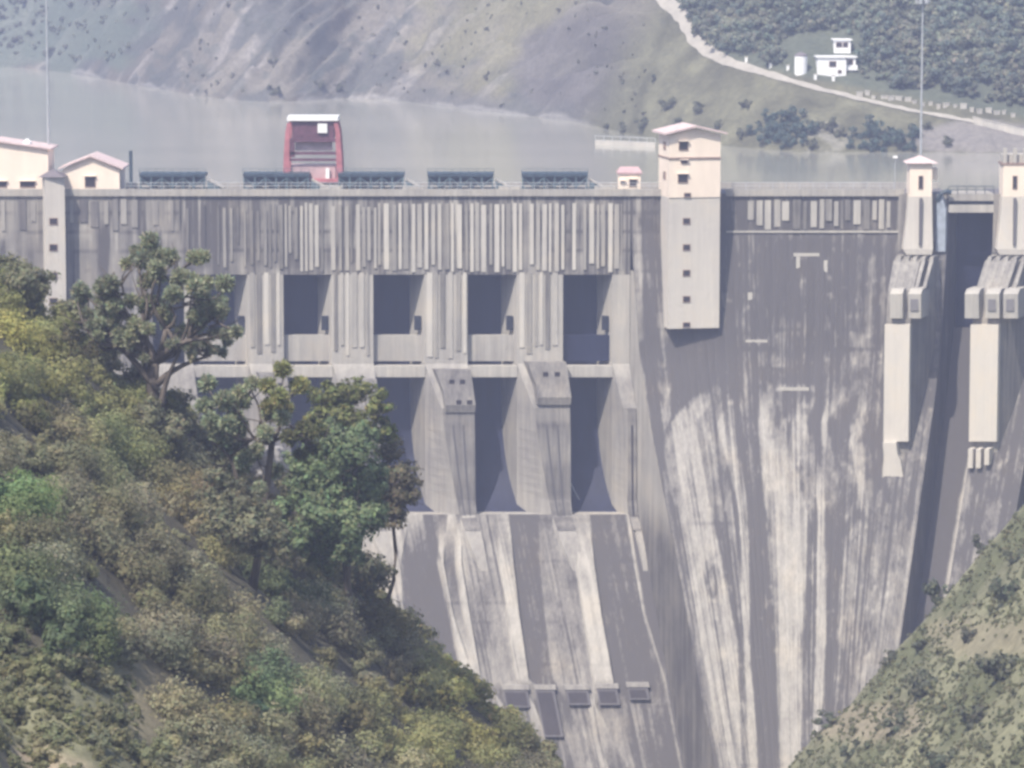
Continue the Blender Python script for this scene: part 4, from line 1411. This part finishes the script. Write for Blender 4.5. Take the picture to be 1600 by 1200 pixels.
# small pale marker posts beside the road
def make_post(p_, label):
    o = empty('marker_post', p_, label, 'post', 'pale marker posts by the hillside road')
    MB().box(p_[0] - 0.3, p_[0] + 0.3, p_[1] - 0.3, p_[1] + 0.3, p_[2] - 0.6, p_[2] + 1.0).build('post', M_WHITE, o)
    MB().box(p_[0] - 0.36, p_[0] + 0.36, p_[1] - 0.36, p_[1] + 0.36, p_[2] + 1.003, p_[2] + 1.2).build('cap', M_PALE, o)
    return o


PL = [(1166, 97, 'pale marker post by the road, uphill of all the others'), (1204, 106, 'pale marker post between the road bend and the tank house'), (1231, 110, 'pale marker post close to the left of the round tank house'),
      (1274, 124, 'pale marker post between the tank house and the white house'), (1302, 126, 'pale marker post in front of the white house')]
p0 = None
for px, py, lb in PL:
    h = far_hit(px, py)
    if p0 is None:
        p0 = make_post(h, lb)
    else:
        q_ = copy_tree(p0, h)
        q_['label'] = lb

# white parapet blocks along the outer bend of the road (right)
def make_block(p_, label):
    o = empty('parapet_block', p_, label, 'parapet block', 'white parapet blocks lining the hillside road')
    MB().box(p_[0] - 0.65, p_[0] + 0.65, p_[1] - 0.3, p_[1] + 0.3, p_[2] - 0.7, p_[2] + 0.75).build('block', M_PALE, o)
    MB().box(p_[0] - 0.72, p_[0] + 0.72, p_[1] - 0.36, p_[1] + 0.36, p_[2] + 0.753, p_[2] + 0.9).build('cap', M_PALE, o)
    return o


blk = None
for k in range(20):
    px = 1342 + k * 12.6 + random.uniform(-2.5, 2.5)
    py = float(np.interp(px, [1340, 1430, 1600], [147, 162, 183])) + random.uniform(-3, 4)
    h = far_hit(px, py)
    if blk is None:
        blk = make_block(h, '')
        b_ = blk
    else:
        b_ = copy_tree(blk, h)
        b_.rotation_euler.z = random.uniform(-0.3, 0.3)
        sc = random.uniform(0.5, 1.15)
        b_.scale = (sc, 1, random.uniform(0.7, 1.2))
    b_['label'] = 'white parapet block in the row along the hillside road, left of the mast' if px < 1432 else 'white parapet block in the row along the hillside road, right of the mast'
# retaining wall
h = far_hit(1530, 196)
h2 = far_hit(1600, 214)
rw_ = empty('retaining_wall', (h[0], h[1], h[2]), 'pale retaining wall below the road at the right edge', 'wall')
vv = []
m_ = MB()
for k in range(12):
    px = 1520 + k * 14
    p_ = far_hit(px, float(np.interp(px, [1520, 1600, 1680], [193, 213, 232])))
    vv.append(p_)
rs = [[(p_[0], p_[1] + 0.6, p_[2] - 1.0), (p_[0], p_[1] + 0.6, p_[2] + 1.3), (p_[0], p_[1] - 0.2, p_[2] + 1.3), (p_[0], p_[1] - 0.4, p_[2] - 1.0)] for p_ in vv]
m_.rings(rs)
m_.build('wall', M_PALE, rw_)
rs = [[(p_[0], p_[1] + 0.7, p_[2] + 1.303), (p_[0], p_[1] + 0.7, p_[2] + 1.5), (p_[0], p_[1] - 0.3, p_[2] + 1.5), (p_[0], p_[1] - 0.3, p_[2] + 1.303)] for p_ in vv]
MB().rings(rs).build('coping', M_PALE, rw_)
# jetty
r_ = ray(930, 222)
pj = CAM + r_ * ((WATER_Z + 0.6 - CAM[2]) / r_[2])
r_ = ray(1024, 226)
pk = CAM + r_ * ((WATER_Z + 0.6 - CAM[2]) / r_[2])
jt = empty('jetty', (pj[0], pj[1], WATER_Z), 'low pale floating jetty at the shore left of the lift tower roof', 'jetty')
m_ = MB()
m_.rings([[(pj[0], pj[1] + 3, z_), (pk[0], pk[1] + 3, z_), (pk[0], pk[1], z_), (pj[0], pj[1], z_)][::-1] for z_ in (WATER_Z - 0.3, WATER_Z + 0.9)])
m_.build('deck', M_PALE, jt)
m_ = MB()
for k in range(8):
    f = k / 7
    a_ = pj * (1 - f) + pk * f
    m_.bar((a_[0], a_[1] + 0.1, WATER_Z + 0.9), (a_[0], a_[1] + 0.1, WATER_Z + 1.9), 0.07)
m_.bar((pj[0], pj[1] + 0.1, WATER_Z + 1.9), (pk[0], pk[1] + 0.1, WATER_Z + 1.9), 0.07)
m_.build('railing', M_LSTEEL, jt)

#@@VEG
# ------------------------------------------------------------------ vegetation
def tint_var(n, col, v=0.22, hue=0.12):
    c = np.asarray(col, float)
    if c.ndim == 1:
        c = np.repeat(c[None], n, 0)
    b = 1 + rng.normal(size=(n, 1)) * v
    h_ = 1 + rng.normal(size=(n, 3)) * hue * np.array([1, 0.4, 0.8])
    return np.clip(c * b * h_, 0.008, 0.6)


# left hillside: colour of the scrub by place on the slope
PATCH = [(60, 520, 130, 150, (0.20, 0.205, 0.06)), (190, 610, 120, 80, (0.165, 0.17, 0.06)), (20, 790, 40, 60, (0.10, 0.175, 0.05)),
         (60, 990, 120, 80, (0.085, 0.125, 0.05)), (240, 660, 70, 45, (0.145, 0.155, 0.05)), (170, 720, 60, 40, (0.13, 0.15, 0.05)),
         (360, 800, 90, 80, (0.165, 0.13, 0.06)), (440, 880, 40, 70, (0.15, 0.14, 0.055)), (710, 1120, 140, 100, (0.205, 0.2, 0.065)),
         (100, 1110, 140, 60, (0.14, 0.14, 0.07)), (430, 930, 60, 40, (0.08, 0.115, 0.05)), (395, 1085, 34, 40, (0.075, 0.15, 0.06)), (580, 950, 50, 70, (0.125, 0.12, 0.055))]


def scrub_col(px, py):
    px = np.asarray(px, float)
    py = np.asarray(py, float)
    c = np.zeros(px.shape + (3,)) + np.array([0.255, 0.25, 0.155])
    c = c * (0.55 + 0.95 * fbm(px * 0.014, py * 0.014, 111))[..., None]
    for cx, cy, rx, ry, k in PATCH:
        w_ = blob(px, py, cx, cy, rx, ry, 0.7, int(cx)) * 0.85
        c = c * (1 - w_[..., None]) + (np.asarray(k) * 1.4 + np.array([0.06, 0.062, 0.05])) * w_[..., None]
    return c


cen, tin, siz = [], [], []
nb = 0
tries = 0
while nb < 980 and tries < 9000:
    tries += 1
    px = random.uniform(-300, 900)
    py = random.uniform(300, 1290)
    edge = np.interp(px, [-300, 0, 290, 450, 600, 860], [220, 430, 700, 880, 1000, 1225])
    if py < edge - 12:
        continue
    h = near_hit(px, py)
    if h is None or h[1] > -290 or h[0] > 12:
        continue
    bare = (blob(np.array(px), np.array(py), 20, 1205, 90, 24) > 0.5) or (blob(np.array(px), np.array(py), 232, 1090, 20, 95) > 0.5) or (blob(np.array(px), np.array(py), 345, 735, 50, 22) > 0.5)
    if bare and random.random() > 0.12:
        continue
    D = h[1] + 600
    grassy = px < 200 + (py - 1000) * 0.35 and py > 985 + px * 0.25
    r_ = random.choice((random.uniform(0.7, 1.5), random.uniform(1.2, 2.5))) * (0.6 if bare else 0.45 if grassy else 1.0)
    n = int(380 * r_ + 330 * r_ * r_)
    p_ = clump((h[0], h[1], h[2] + r_ * 0.4), r_, n, 0.8)
    col = scrub_col(np.array([px + random.uniform(-12, 12)]), np.array([py + random.uniform(-12, 12)]))[0]
    if grassy:
        col = col * 0.4 + np.array([0.215, 0.22, 0.125]) * 0.6
    col = col * random.uniform(0.7, 1.35) * np.array([random.uniform(0.93, 1.07), 1.0, random.uniform(0.85, 1.15)])
    cen.append(p_)
    tin.append(tint_var(n, col, 0.05, 0.05))
    siz.append(rng.uniform(0.10, 0.23, n))
    nb += 1
for _ in range(900):
    px = random.uniform(-60, 270)
    py = random.uniform(1000 + max(px, 0) * 0.3, 1290)
    if abs(px - 232 - (py - 1090) * 0.2) < 16:
        continue
    h = near_hit(px, py)
    if h is None:
        continue
    r_ = random.uniform(0.15, 0.5)
    n = int(60 + 120 * r_)
    cen.append(clump((h[0], h[1], h[2] + r_ * 0.2), r_, n, 0.6))
    tin.append(tint_var(n, np.array([0.235, 0.24, 0.135]) * random.uniform(0.7, 1.25), 0.1, 0.06))
    siz.append(rng.uniform(0.1, 0.2, n))
for px in range(250, 880, 9):
    lo = float(np.interp(px, [0, 290, 450, 600, 860], [380, 640, 800, 930, 1150]))
    for py in np.arange(lo, lo + 170, 4):
        h = near_hit(px, py)
        if h is not None and h[1] < -285:
            break
    r_ = random.uniform(0.9, 1.9)
    n = int(380 * r_ + 330 * r_ * r_)
    cen.append(clump((h[0], h[1], h[2] + r_ * 0.3), r_, n, 0.8))
    tin.append(tint_var(n, scrub_col(np.array([px * 1.0]), np.array([py + 20.0]))[0] * random.uniform(0.8, 1.25), 0.16, 0.08))
    siz.append(rng.uniform(0.16, 0.4, n))
for px, py, r_, k in ((300, 690, 2.0, 0), (350, 700, 1.9, 0), (275, 640, 1.6, 0), (210, 600, 1.7, 0), (160, 570, 1.6, 0), (470, 800, 1.8, 0), (430, 830, 1.6, 0), (515, 870, 1.9, 0), (560, 890, 1.7, 0), (590, 900, 1.5, 0), (455, 760, 1.5, 0), (110, 500, 1.7, 0), (60, 450, 1.7, 0), (8, 432, 1.8, -308), (-25, 420, 1.8, -308), (30, 440, 1.5, -310), (370, 790, 1.6, -336), (405, 800, 1.5, -335), (340, 760, 1.5, -334), (385, 830, 1.8, -337), (425, 850, 1.7, -336), (350, 820, 1.8, -337), (235, 650, 1.4, -316), (270, 670, 1.4, -315)):
    c_ = at(px, py, k or -306.0)
    n = int(380 * r_ + 330 * r_ * r_)
    cen.append(clump(c_, r_, n, 1.1))
    tin.append(tint_var(n, np.array([0.23, 0.235, 0.15]) * random.uniform(0.75, 1.15), 0.12, 0.07))
    siz.append(rng.uniform(0.14, 0.34, n))
cen, tin, siz = np.concatenate(cen), np.concatenate(tin), np.concatenate(siz)
sc_ = leaves_obj('undergrowth', cen, siz, tin)
tag(sc_, 'dense olive and grey green scrub covering the near left hillside', 'undergrowth', kind='stuff')


def limb(m_, a, b, r0, r1, bend=0.12):
    a, b = np.asarray(a, float), np.asarray(b, float)
    L = np.linalg.norm(b - a)
    j = rng.normal(size=3) * L * bend
    pts = []
    for k in range(6):
        f = k / 5
        pts.append(a * (1 - f) + b * f + j * math.sin(f * math.pi) + np.array([0, 0, -0.05 * L * math.sin(f * math.pi)]))
    m_.tube(pts, [r0 + (r1 - r0) * k / 5 for k in range(6)], 7)


def tree(name, label, Y, base, fork, crowns, col, leaf=0.26, dens=240, trunk_r=0.35, flat=0.7, cat='tree', twigs=True, extra=None, full=1.15, spiky=False):
    b = at(base[0], base[1], Y)
    gz = float(ground_z(b[0], b[1]))
    z0 = min(b[2], gz)
    t_ = empty(name, (b[0], b[1], z0 - 0.3), label, cat)
    f_ = at(fork[0], fork[1], Y)
    m_ = MB()
    limb(m_, (b[0], b[1], z0 - 0.6), f_, trunk_r, trunk_r * 0.7, 0.05)
    pts, tt, ss, cs = [], [], [], []
    ppm = FPX / (Y + 600)
    for q_ in crowns:
        px, py, r_ = q_[:3]
        c_ = at(px, py, Y + random.uniform(-1.6, 1.6))
        rr = r_ * full / ppm
        cs.append(c_)
        if twigs:
            for _ in range(3):
                e = c_ + rng.normal(size=3) * rr * 0.6
                limb(m_, c_ * 0.75 + f_ * 0.25, e, trunk_r * 0.13, 0.02)
        n = int(dens * rr * rr)
        if spiky:
            kt = 4
            cc_ = []
            for _t in range(kt):
                e = c_ + rng.normal(size=3) * rr * np.array([0.62, 0.62, 0.42])
                limb(m_, c_ * 0.85 + f_ * 0.15, e, trunk_r * 0.14, 0.04)
                d_ = rng.normal(size=(n // kt, 3))
                d_[:, 2] = d_[:, 2] * 0.8 + 0.25
                d_ /= np.linalg.norm(d_, axis=1, keepdims=True)
                cc_.append(np.concatenate([e + d_ * rr * 0.36 * rng.uniform(0.25, 1.0, (n // kt, 1)), d_], 1))
            cc_ = np.concatenate(cc_)
            n = len(cc_)
            pts.append(cc_)
        else:
            pts.append(clump(c_, rr, n, flat))
        cc = np.asarray(q_[3] if len(q_) > 3 else col) * random.uniform(0.85, 1.15)
        tt.append(tint_var(n, cc, 0.22, 0.09))
        ss.append(rng.uniform(leaf * 0.6, leaf * 1.25, n))
    order = sorted(range(len(cs)), key=lambda i_: cs[i_][0])
    ng = max(2, len(cs) // 3)
    for k in range(ng):
        grp = [cs[i_] for i_ in order[k * len(cs) // ng:(k + 1) * len(cs) // ng]]
        if not grp:
            continue
        mid = f_ * 0.5 + np.mean(grp, 0) * 0.5 + rng.normal(size=3) * 0.3
        limb(m_, f_, mid, trunk_r * 0.6, trunk_r * 0.32, 0.1)
        for c_ in grp:
            limb(m_, mid, c_, trunk_r * 0.3, 0.05, 0.15)
    if extra:
        for a_, b_ in extra:
            limb(m_, at(a_[0], a_[1], Y), at(b_[0], b_[1], Y + random.uniform(-1, 1)), trunk_r * 0.5, 0.08)
    m_.build('trunk', M_BARK, t_, smooth=True)
    leaves_obj('crown', np.concatenate(pts), np.concatenate(ss), np.concatenate(tt), parent=t_, spiky=spiky, long=2.0 if spiky else 1.5)
    return t_


YT = -311.0
G1, G1b = (0.33, 0.36, 0.24), (0.38, 0.40, 0.26)
tree('open_tree', 'tall open crowned tree with spreading dark limbs, right of the stair tower', YT, (252, 668), (240, 566),
     [(245, 388, 34, G1), (215, 405, 26, G1b), (280, 405, 30, G1b), (178, 425, 36), (300, 445, 36, G1), (225, 452, 30, G1b), (262, 470, 34, G1b), (148, 462, 34), (190, 475, 28, G1),
      (325, 478, 34, G1), (356, 492, 26), (290, 508, 28, G1), (228, 508, 28, G1b), (132, 498, 26), (165, 520, 24, G1), (345, 520, 22), (312, 545, 20), (205, 545, 18), (150, 535, 20, G1), (335, 545, 20, G1), (275, 540, 16), (120, 470, 20, G1b)],
     (0.31, 0.335, 0.235), 0.25, 620, 0.62, full=1.18, spiky=True, extra=[((240, 566), (160, 520)), ((240, 566), (330, 530)), ((246, 600), (330, 555)), ((252, 640), (205, 540)), ((252, 640), (290, 530)), ((246, 610), (140, 525))])
tree('leaning_tree', 'yellow green tree with drooping sprays on a leaning trunk in the middle of the slope', -330.0, (392, 752), (425, 690),
     [(345, 622, 30, (0.28, 0.32, 0.21)), (335, 660, 34, (0.28, 0.32, 0.21)), (385, 600, 26, G1b), (420, 605, 30, (0.36, 0.37, 0.16)), (455, 612, 26, (0.35, 0.35, 0.16)), (365, 690, 30, (0.28, 0.32, 0.21)),
      (410, 655, 28, G1), (395, 720, 26, G1), (450, 665, 26, (0.2, 0.21, 0.1)), (485, 690, 24, (0.12, 0.14, 0.06)), (350, 730, 24, (0.28, 0.32, 0.21))],
     G1, 0.25, 680, 0.34, full=1.35, spiky=True, extra=[((372, 765), (330, 690)), ((425, 690), (490, 680))])
tree('leafy_tree', 'dense bluish green leafy tree at the edge of the left slope against the spillway', -316.0, (560, 885), (535, 800),
     [(505, 720, 38), (545, 705, 36), (480, 765, 34), (530, 760, 40), (570, 745, 34), (500, 810, 36), (545, 815, 38), (578, 800, 28), (520, 850, 28), (475, 720, 26), (585, 770, 22), (490, 845, 22), (560, 680, 26), (520, 675, 24), (545, 860, 26), (460, 850, 26), (500, 880, 24), (440, 800, 22)],
     (0.19, 0.25, 0.135), 0.3, 420, 0.35, flat=0.85, full=1.2)
tree('bright_tree', 'light yellow green tree top behind the dense bluish green tree', -308.0, (540, 800), (545, 700),
     [(515, 620, 30), (555, 615, 30), (590, 630, 24), (540, 655, 34), (585, 665, 26), (500, 655, 24), (605, 680, 20)],
     (0.2, 0.22, 0.09), 0.32, 280, 0.25)
tree('thin_tree', 'thin brownish green tree at the right tip of the left slope beside the spillway', -306.0, (588, 870), (605, 770),
     [(608, 705, 22), (622, 740, 26), (630, 775, 24), (612, 770, 22), (618, 805, 22), (600, 735, 18), (640, 755, 16)],
     (0.19, 0.175, 0.115), 0.24, 420, 0.18, full=1.35)
tree('slender_tree', 'small olive tree beside the foot of the open crowned tree', -316.0, (110, 640), (120, 560),
     [(105, 520, 24), (135, 545, 24), (90, 560, 26), (120, 590, 26)], (0.12, 0.115, 0.06), 0.22, 240, 0.18)
# pale rock showing between the trees
for px, py, rx, ry, lb in ((425, 745, 36, 48, 'large pale grey boulder between the leaning tree and the leafy tree'), (318, 668, 12, 30, 'slim pale grey rock under the open crowned tree')):
    Y = -300.0
    c_ = at(px, py, Y)
    ppm = FPX / (Y + 600)
    mr = MB()
    rs = []
    for k in range(9):
        f = -1 + 2 * k / 8
        r_ = math.sqrt(max(0.02, 1 - f * f * 0.9))
        ring = []
        for j in range(14):
            a = j * 2 * math.pi / 14
            w_ = 1 + 0.28 * (random.random() - 0.5)
            ring.append((c_[0] + rx / ppm * r_ * math.cos(a) * w_ + 0.2 * f, c_[1] + 1.5 * r_ * math.sin(a) * w_, c_[2] + ry / ppm * f))
        rs.append(ring)
    o = mr.rings(rs).build('boulder', M_ROCK, origin=tuple(float(v_) for v_ in (c_[0], c_[1], c_[2] - ry / ppm)))
    tag(o, lb, 'boulder')


# shrub prototypes for individual bushes (shared meshes, own colours)
PROTO = []


def proto_mesh(n, r_, leaf, hgt=0.8):
    p_ = clump((0, 0, r_ * 0.6), r_, n, hgt)
    p_ = p_[p_[:, 2] > -0.25 * r_]
    return p_, rng.uniform(leaf * 0.6, leaf * 1.3, len(p_))


for k in range(5):
    p_, s_ = proto_mesh(420, 1.0, 0.2, 0.75 + 0.12 * k)
    o = leaves_obj('shrub', p_, s_, tint_var(len(p_), (0.5, 0.5, 0.5), 0.2, 0.08))
    PROTO.append(o.data)
    bpy.data.objects.remove(o)


def shrub(p_, sc, col, label, group, name='shrub', tall=1.0):
    o = bpy.data.objects.new(name, PROTO[random.randrange(5)])
    o.location = [float(v_) for v_ in p_]
    o.scale = (sc, sc, sc * tall)
    o.rotation_euler.z = random.uniform(0, 6.28)
    o.color = (*[c * 2 for c in col], 1)
    C.objects.link(o)
    return tag(o, label, 'shrub', group)


# right near slope: dark shrubs, one by one
RS = [(1460, 918, 26, 1.4, 'oval dark shrub highest on the grassy edge, beside the right chute'), (1538, 850, 22, 1.0, 'dark shrub near the top of the right slope'),
      (1575, 925, 30, 1.2, 'big dark shrub above the bare tan patch'), (1440, 1075, 32, 1.0, 'big round dark shrub left of the bare tan patch'), (1560, 1055, 40, 1.0, 'largest bluish shrub at the right edge'),
      (1525, 1115, 36, 0.9, 'dark shrub right of centre low on the right slope'), (1400, 1130, 30, 0.9, 'dark rounded shrub low in the middle of the right slope'), (1290, 1110, 26, 0.8, 'dark shrub at the foot of the right slope against the dam'),
      (1365, 945, 16, 1.0, 'small dark shrub at the foot of the pale streak on the dam'), (1475, 1185, 34, 0.9, 'dark shrub at the bottom edge of the right slope'), (1330, 1170, 26, 0.8, 'dark green shrub low near the bottom of the right slope'),
      (1390, 1010, 22, 0.7, 'low dark bush right under the end of the shadowed chute'), (1440, 1010, 18, 0.8, 'small bush just uphill of the shadowed chute'), (1585, 870, 22, 0.9, 'dark shrub touching the right picture edge near the slope top'),
      (1515, 990, 20, 0.9, 'brown green shrub at the left end of the bare tan patch')]
for px, py, r_, tall, lb in RS:
    h = None
    for q_ in range(12):
        h = near_hit(px, py + r_ * 0.4 + q_ * 8)
        if h is not None and h[1] < -170:
            break
    if h is None:
        continue
    ppm = FPX / (h[1] + 600)
    shrub((h[0], h[1], h[2] - 0.1), r_ / ppm * 0.9, (0.14, random.uniform(0.145, 0.165), 0.11), lb, 'shrubs on the right slope', tall=tall)
cen, tin, siz = [], [], []
cnt = 0
for _ in range(7000):
    px = random.uniform(1180, 1760)
    py = random.uniform(780, 1320)
    h = near_hit(px, py)
    if h is None or h[0] < 16 or h[1] > -185:
        continue
    if blob(np.array(px), np.array(py), 1535, 1005, 60, 26) > 0.5 and random.random() > 0.1:
        continue
    g_ = float(fbm(h[0] * 0.22, h[1] * 0.12, 120))
    if g_ < 0.36 and random.random() > 0.5:
        continue
    big = random.random() < 0.10
    r_ = random.uniform(0.5, 0.95) if big else random.uniform(0.16, 0.4)
    n = 130 if big else 34
    cen.append(clump((h[0], h[1], h[2] + r_ * 0.35), r_, n, 0.7))
    col = random.choice([(0.2, 0.212, 0.125), (0.225, 0.226, 0.135), (0.235, 0.238, 0.14), (0.18, 0.195, 0.12), (0.21, 0.218, 0.125)])
    tin.append(tint_var(n, col, 0.22, 0.08))
    siz.append(rng.uniform(0.12, 0.26, n))
    cnt += 1
g_ = leaves_obj('grass', np.concatenate(cen), np.concatenate(siz), np.concatenate(tin))
tag(g_, 'rough olive grass and low tufts covering the right slope', 'grass', kind='stuff')

# some shrubs on the left slope that stand out
LS = [(20, 790, 44, (0.13, 0.2, 0.085), 'bright green bush at the left picture edge'), (45, 960, 56, (0.125, 0.17, 0.09), 'mid green bush at the left edge below the bright green bush'), (95, 1010, 50, (0.12, 0.16, 0.085), 'mid green bush beside the brown gully'),
      (395, 1085, 26, (0.11, 0.2, 0.10), 'small bright green bush low on the left slope'), (440, 925, 34, (0.11, 0.16, 0.085), 'dark green bush in the middle of the left slope under the leafy tree'), (250, 655, 40, (0.17, 0.185, 0.06), 'light lime bush below the open crowned tree'),
      (185, 715, 34, (0.15, 0.17, 0.06), 'lime green bush left of the brown bare soil'), (400, 1125, 26, (0.09, 0.15, 0.09), 'deep green bush under the small bright green bush'), (690, 1110, 44, (0.17, 0.165, 0.06), 'yellow olive bush at the right edge of the left slope'),
      (760, 1165, 44, (0.16, 0.155, 0.06), 'yellow olive bush lowest on the edge of the left slope'), (640, 1085, 36, (0.155, 0.15, 0.06), 'yellow olive bush beside the foot of the left chute')]
for px, py, r_, col, lb in LS:
    h = near_hit(px, py + r_ * 0.3)
    if h is None:
        continue
    ppm = FPX / (h[1] + 600)
    shrub((h[0], h[1] - 1.0, h[2] + 0.5), r_ / ppm * 0.85, col, lb, 'shrubs on the left slope')

# far bank: wood above the road (one mass), bushes along the shore (one by one)
cen, tin, siz = [], [], []
for _ in range(2300):
    px = random.uniform(1040, 1900)
    top = float(np.interp(px, [1040, 1080, 1110, 1200, 1430, 1600, 1900], [-60, 40, 72, 98, 142, 168, 200]))
    py = random.uniform(-110, top)
    if 1225 < px < 1350 and 52 < py < 135:
        continue
    h = far_hit(px, py)
    r_ = random.uniform(1.0, 3.0)
    n = int(46 * r_ * r_)
    cen.append(clump((h[0], h[1], h[2] + r_ * 0.6), r_, n, 0.85))
    col = random.choice([(0.21, 0.235, 0.18), (0.235, 0.255, 0.185), (0.27, 0.275, 0.2), (0.185, 0.225, 0.185)])
    col = np.asarray(col) * float(0.6 + 0.8 * fbm(px * 0.012, py * 0.02, 130))
    tin.append(tint_var(n, col, 0.2, 0.08))
    siz.append(rng.uniform(0.35, 0.75, n))
for _ in range(330):
    px = random.uniform(-150, 230)
    py = random.uniform(-70, 96)
    if random.random() > 1.1 - max(0, px) / 260:
        continue
    h = far_hit(px, py)
    r_ = random.uniform(0.8, 2.2)
    n = int(40 * r_ * r_)
    cen.append(clump((h[0], h[1], h[2] + r_ * 0.4), r_, n, 0.8))
    tin.append(tint_var(n, np.asarray((0.22, 0.23, 0.18)) * random.uniform(0.7, 1.2), 0.2, 0.08))
    siz.append(rng.uniform(0.35, 0.7, n))
for _ in range(420):
    px = random.uniform(230, 1010)
    py = random.uniform(-50, 178)
    if float(fbm(px * 0.012, py * 0.02, 150)) < 0.47:
        continue
    h = far_hit(px, py)
    if h[2] < WATER_Z + 0.8:
        continue
    r_ = random.uniform(0.2, 1.1) ** 1.6
    n = int(26 + 60 * r_)
    cen.append(clump((h[0], h[1], h[2] + r_ * 0.3), r_, n, 0.7))
    tin.append(tint_var(n, np.asarray((0.2, 0.195, 0.15)) * random.uniform(0.7, 1.2), 0.15, 0.08))
    siz.append(rng.uniform(0.25, 0.5, n))
wd_ = leaves_obj('woods', np.concatenate(cen), np.concatenate(siz), np.concatenate(tin))
tag(wd_, 'hazy bluish green wood covering the far hillside', 'woods', kind='stuff')

FS = [(1215, 195, 24), (1238, 185, 22), (1250, 210, 22), (1195, 215, 18), (1232, 222, 16), (1345, 205, 20), (1368, 195, 22), (1400, 212, 24), (1428, 205, 20), (1375, 222, 18), (1420, 225, 16), (1300, 190, 14), (1160, 205, 14),
      (1090, 170, 14), (1045, 160, 16), (1120, 195, 14), (1060, 195, 14), (1005, 195, 14), (975, 200, 14), (950, 195, 10), (1025, 120, 10), (1480, 222, 12), (430, 96, 12), (430, 140, 14), (500, 130, 10), (530, 138, 10), (1165, 165, 12), (1450, 195, 12), (1265, 200, 16), (1285, 195, 14), (1310, 205, 15), (1330, 222, 14), (1270, 226, 12), (1180, 200, 16), (1205, 180, 16), (1385, 210, 20), (1355, 225, 16), (1225, 208, 20)]
for i, (px, py, r_) in enumerate(FS):
    h = far_hit(px, min(py + r_ * 0.5, 238 if px > 1130 else 400))
    ppm = FPX / (h[1] + 600)
    if 1270 <= px < 1330:
        lb, gl_ = 'dull green shrub on the rocky shore between the two teal clumps', 7
    elif px >= 1180 and px < 1270:
        lb, gl_ = 'dark teal shrub in the clump on the shore below the white house', 1
    elif 1330 <= px < 1440:
        lb, gl_ = 'dark teal shrub in the clump on the shore left of the gate tower mast', 2
    elif px > 1440:
        lb, gl_ = 'small shrub on the far bank right of the gate tower mast', 3
    elif px < 600:
        lb, gl_ = 'dark bush at the foot of the scree above the gantry crane', 4
    elif px < 1030:
        lb, gl_ = 'dark bush where the grey scree meets the grassy bank', 5
    else:
        lb, gl_ = 'dull green bush on the grassy bank below the road bend', 6
    g_ = ['shore shrubs below the white house', 'shore shrubs left of the mast', 'far bank shrubs right of the mast', 'bushes at the foot of the scree', 'bushes at the edge of the scree', 'bushes below the road bend', 'shrubs on the rocky shore'][gl_ - 1]
    c_ = (0.10, 0.145, 0.13) if gl_ in (1, 2) else (0.16, 0.165, 0.115)
    shrub((h[0], h[1], h[2] - 0.2), r_ / ppm * 0.95, c_, lb, g_)

# ------------------------------------------------------------------ haze
mh = bpy.data.materials.new('valley_haze')
mh.use_nodes = True
th = mh.node_tree
th.nodes.clear()
pv = th.nodes.new('ShaderNodeVolumePrincipled')
pv.inputs['Color'].default_value = (0.60, 0.67, 0.98, 1)
pv.inputs['Density'].default_value = 0.00038
pv.inputs['Anisotropy'].default_value = 0.1
oh = th.nodes.new('ShaderNodeOutputMaterial')
th.links.new(pv.outputs[0], oh.inputs['Volume'])
top_z = max(75.0, float(FP[..., 2].max()) + 6)
hz = MB().box(-440, 450, -720, 700, -113, top_z).build('haze', mh)
tag(hz, 'thin blue haze filling the valley', 'haze', kind='stuff')
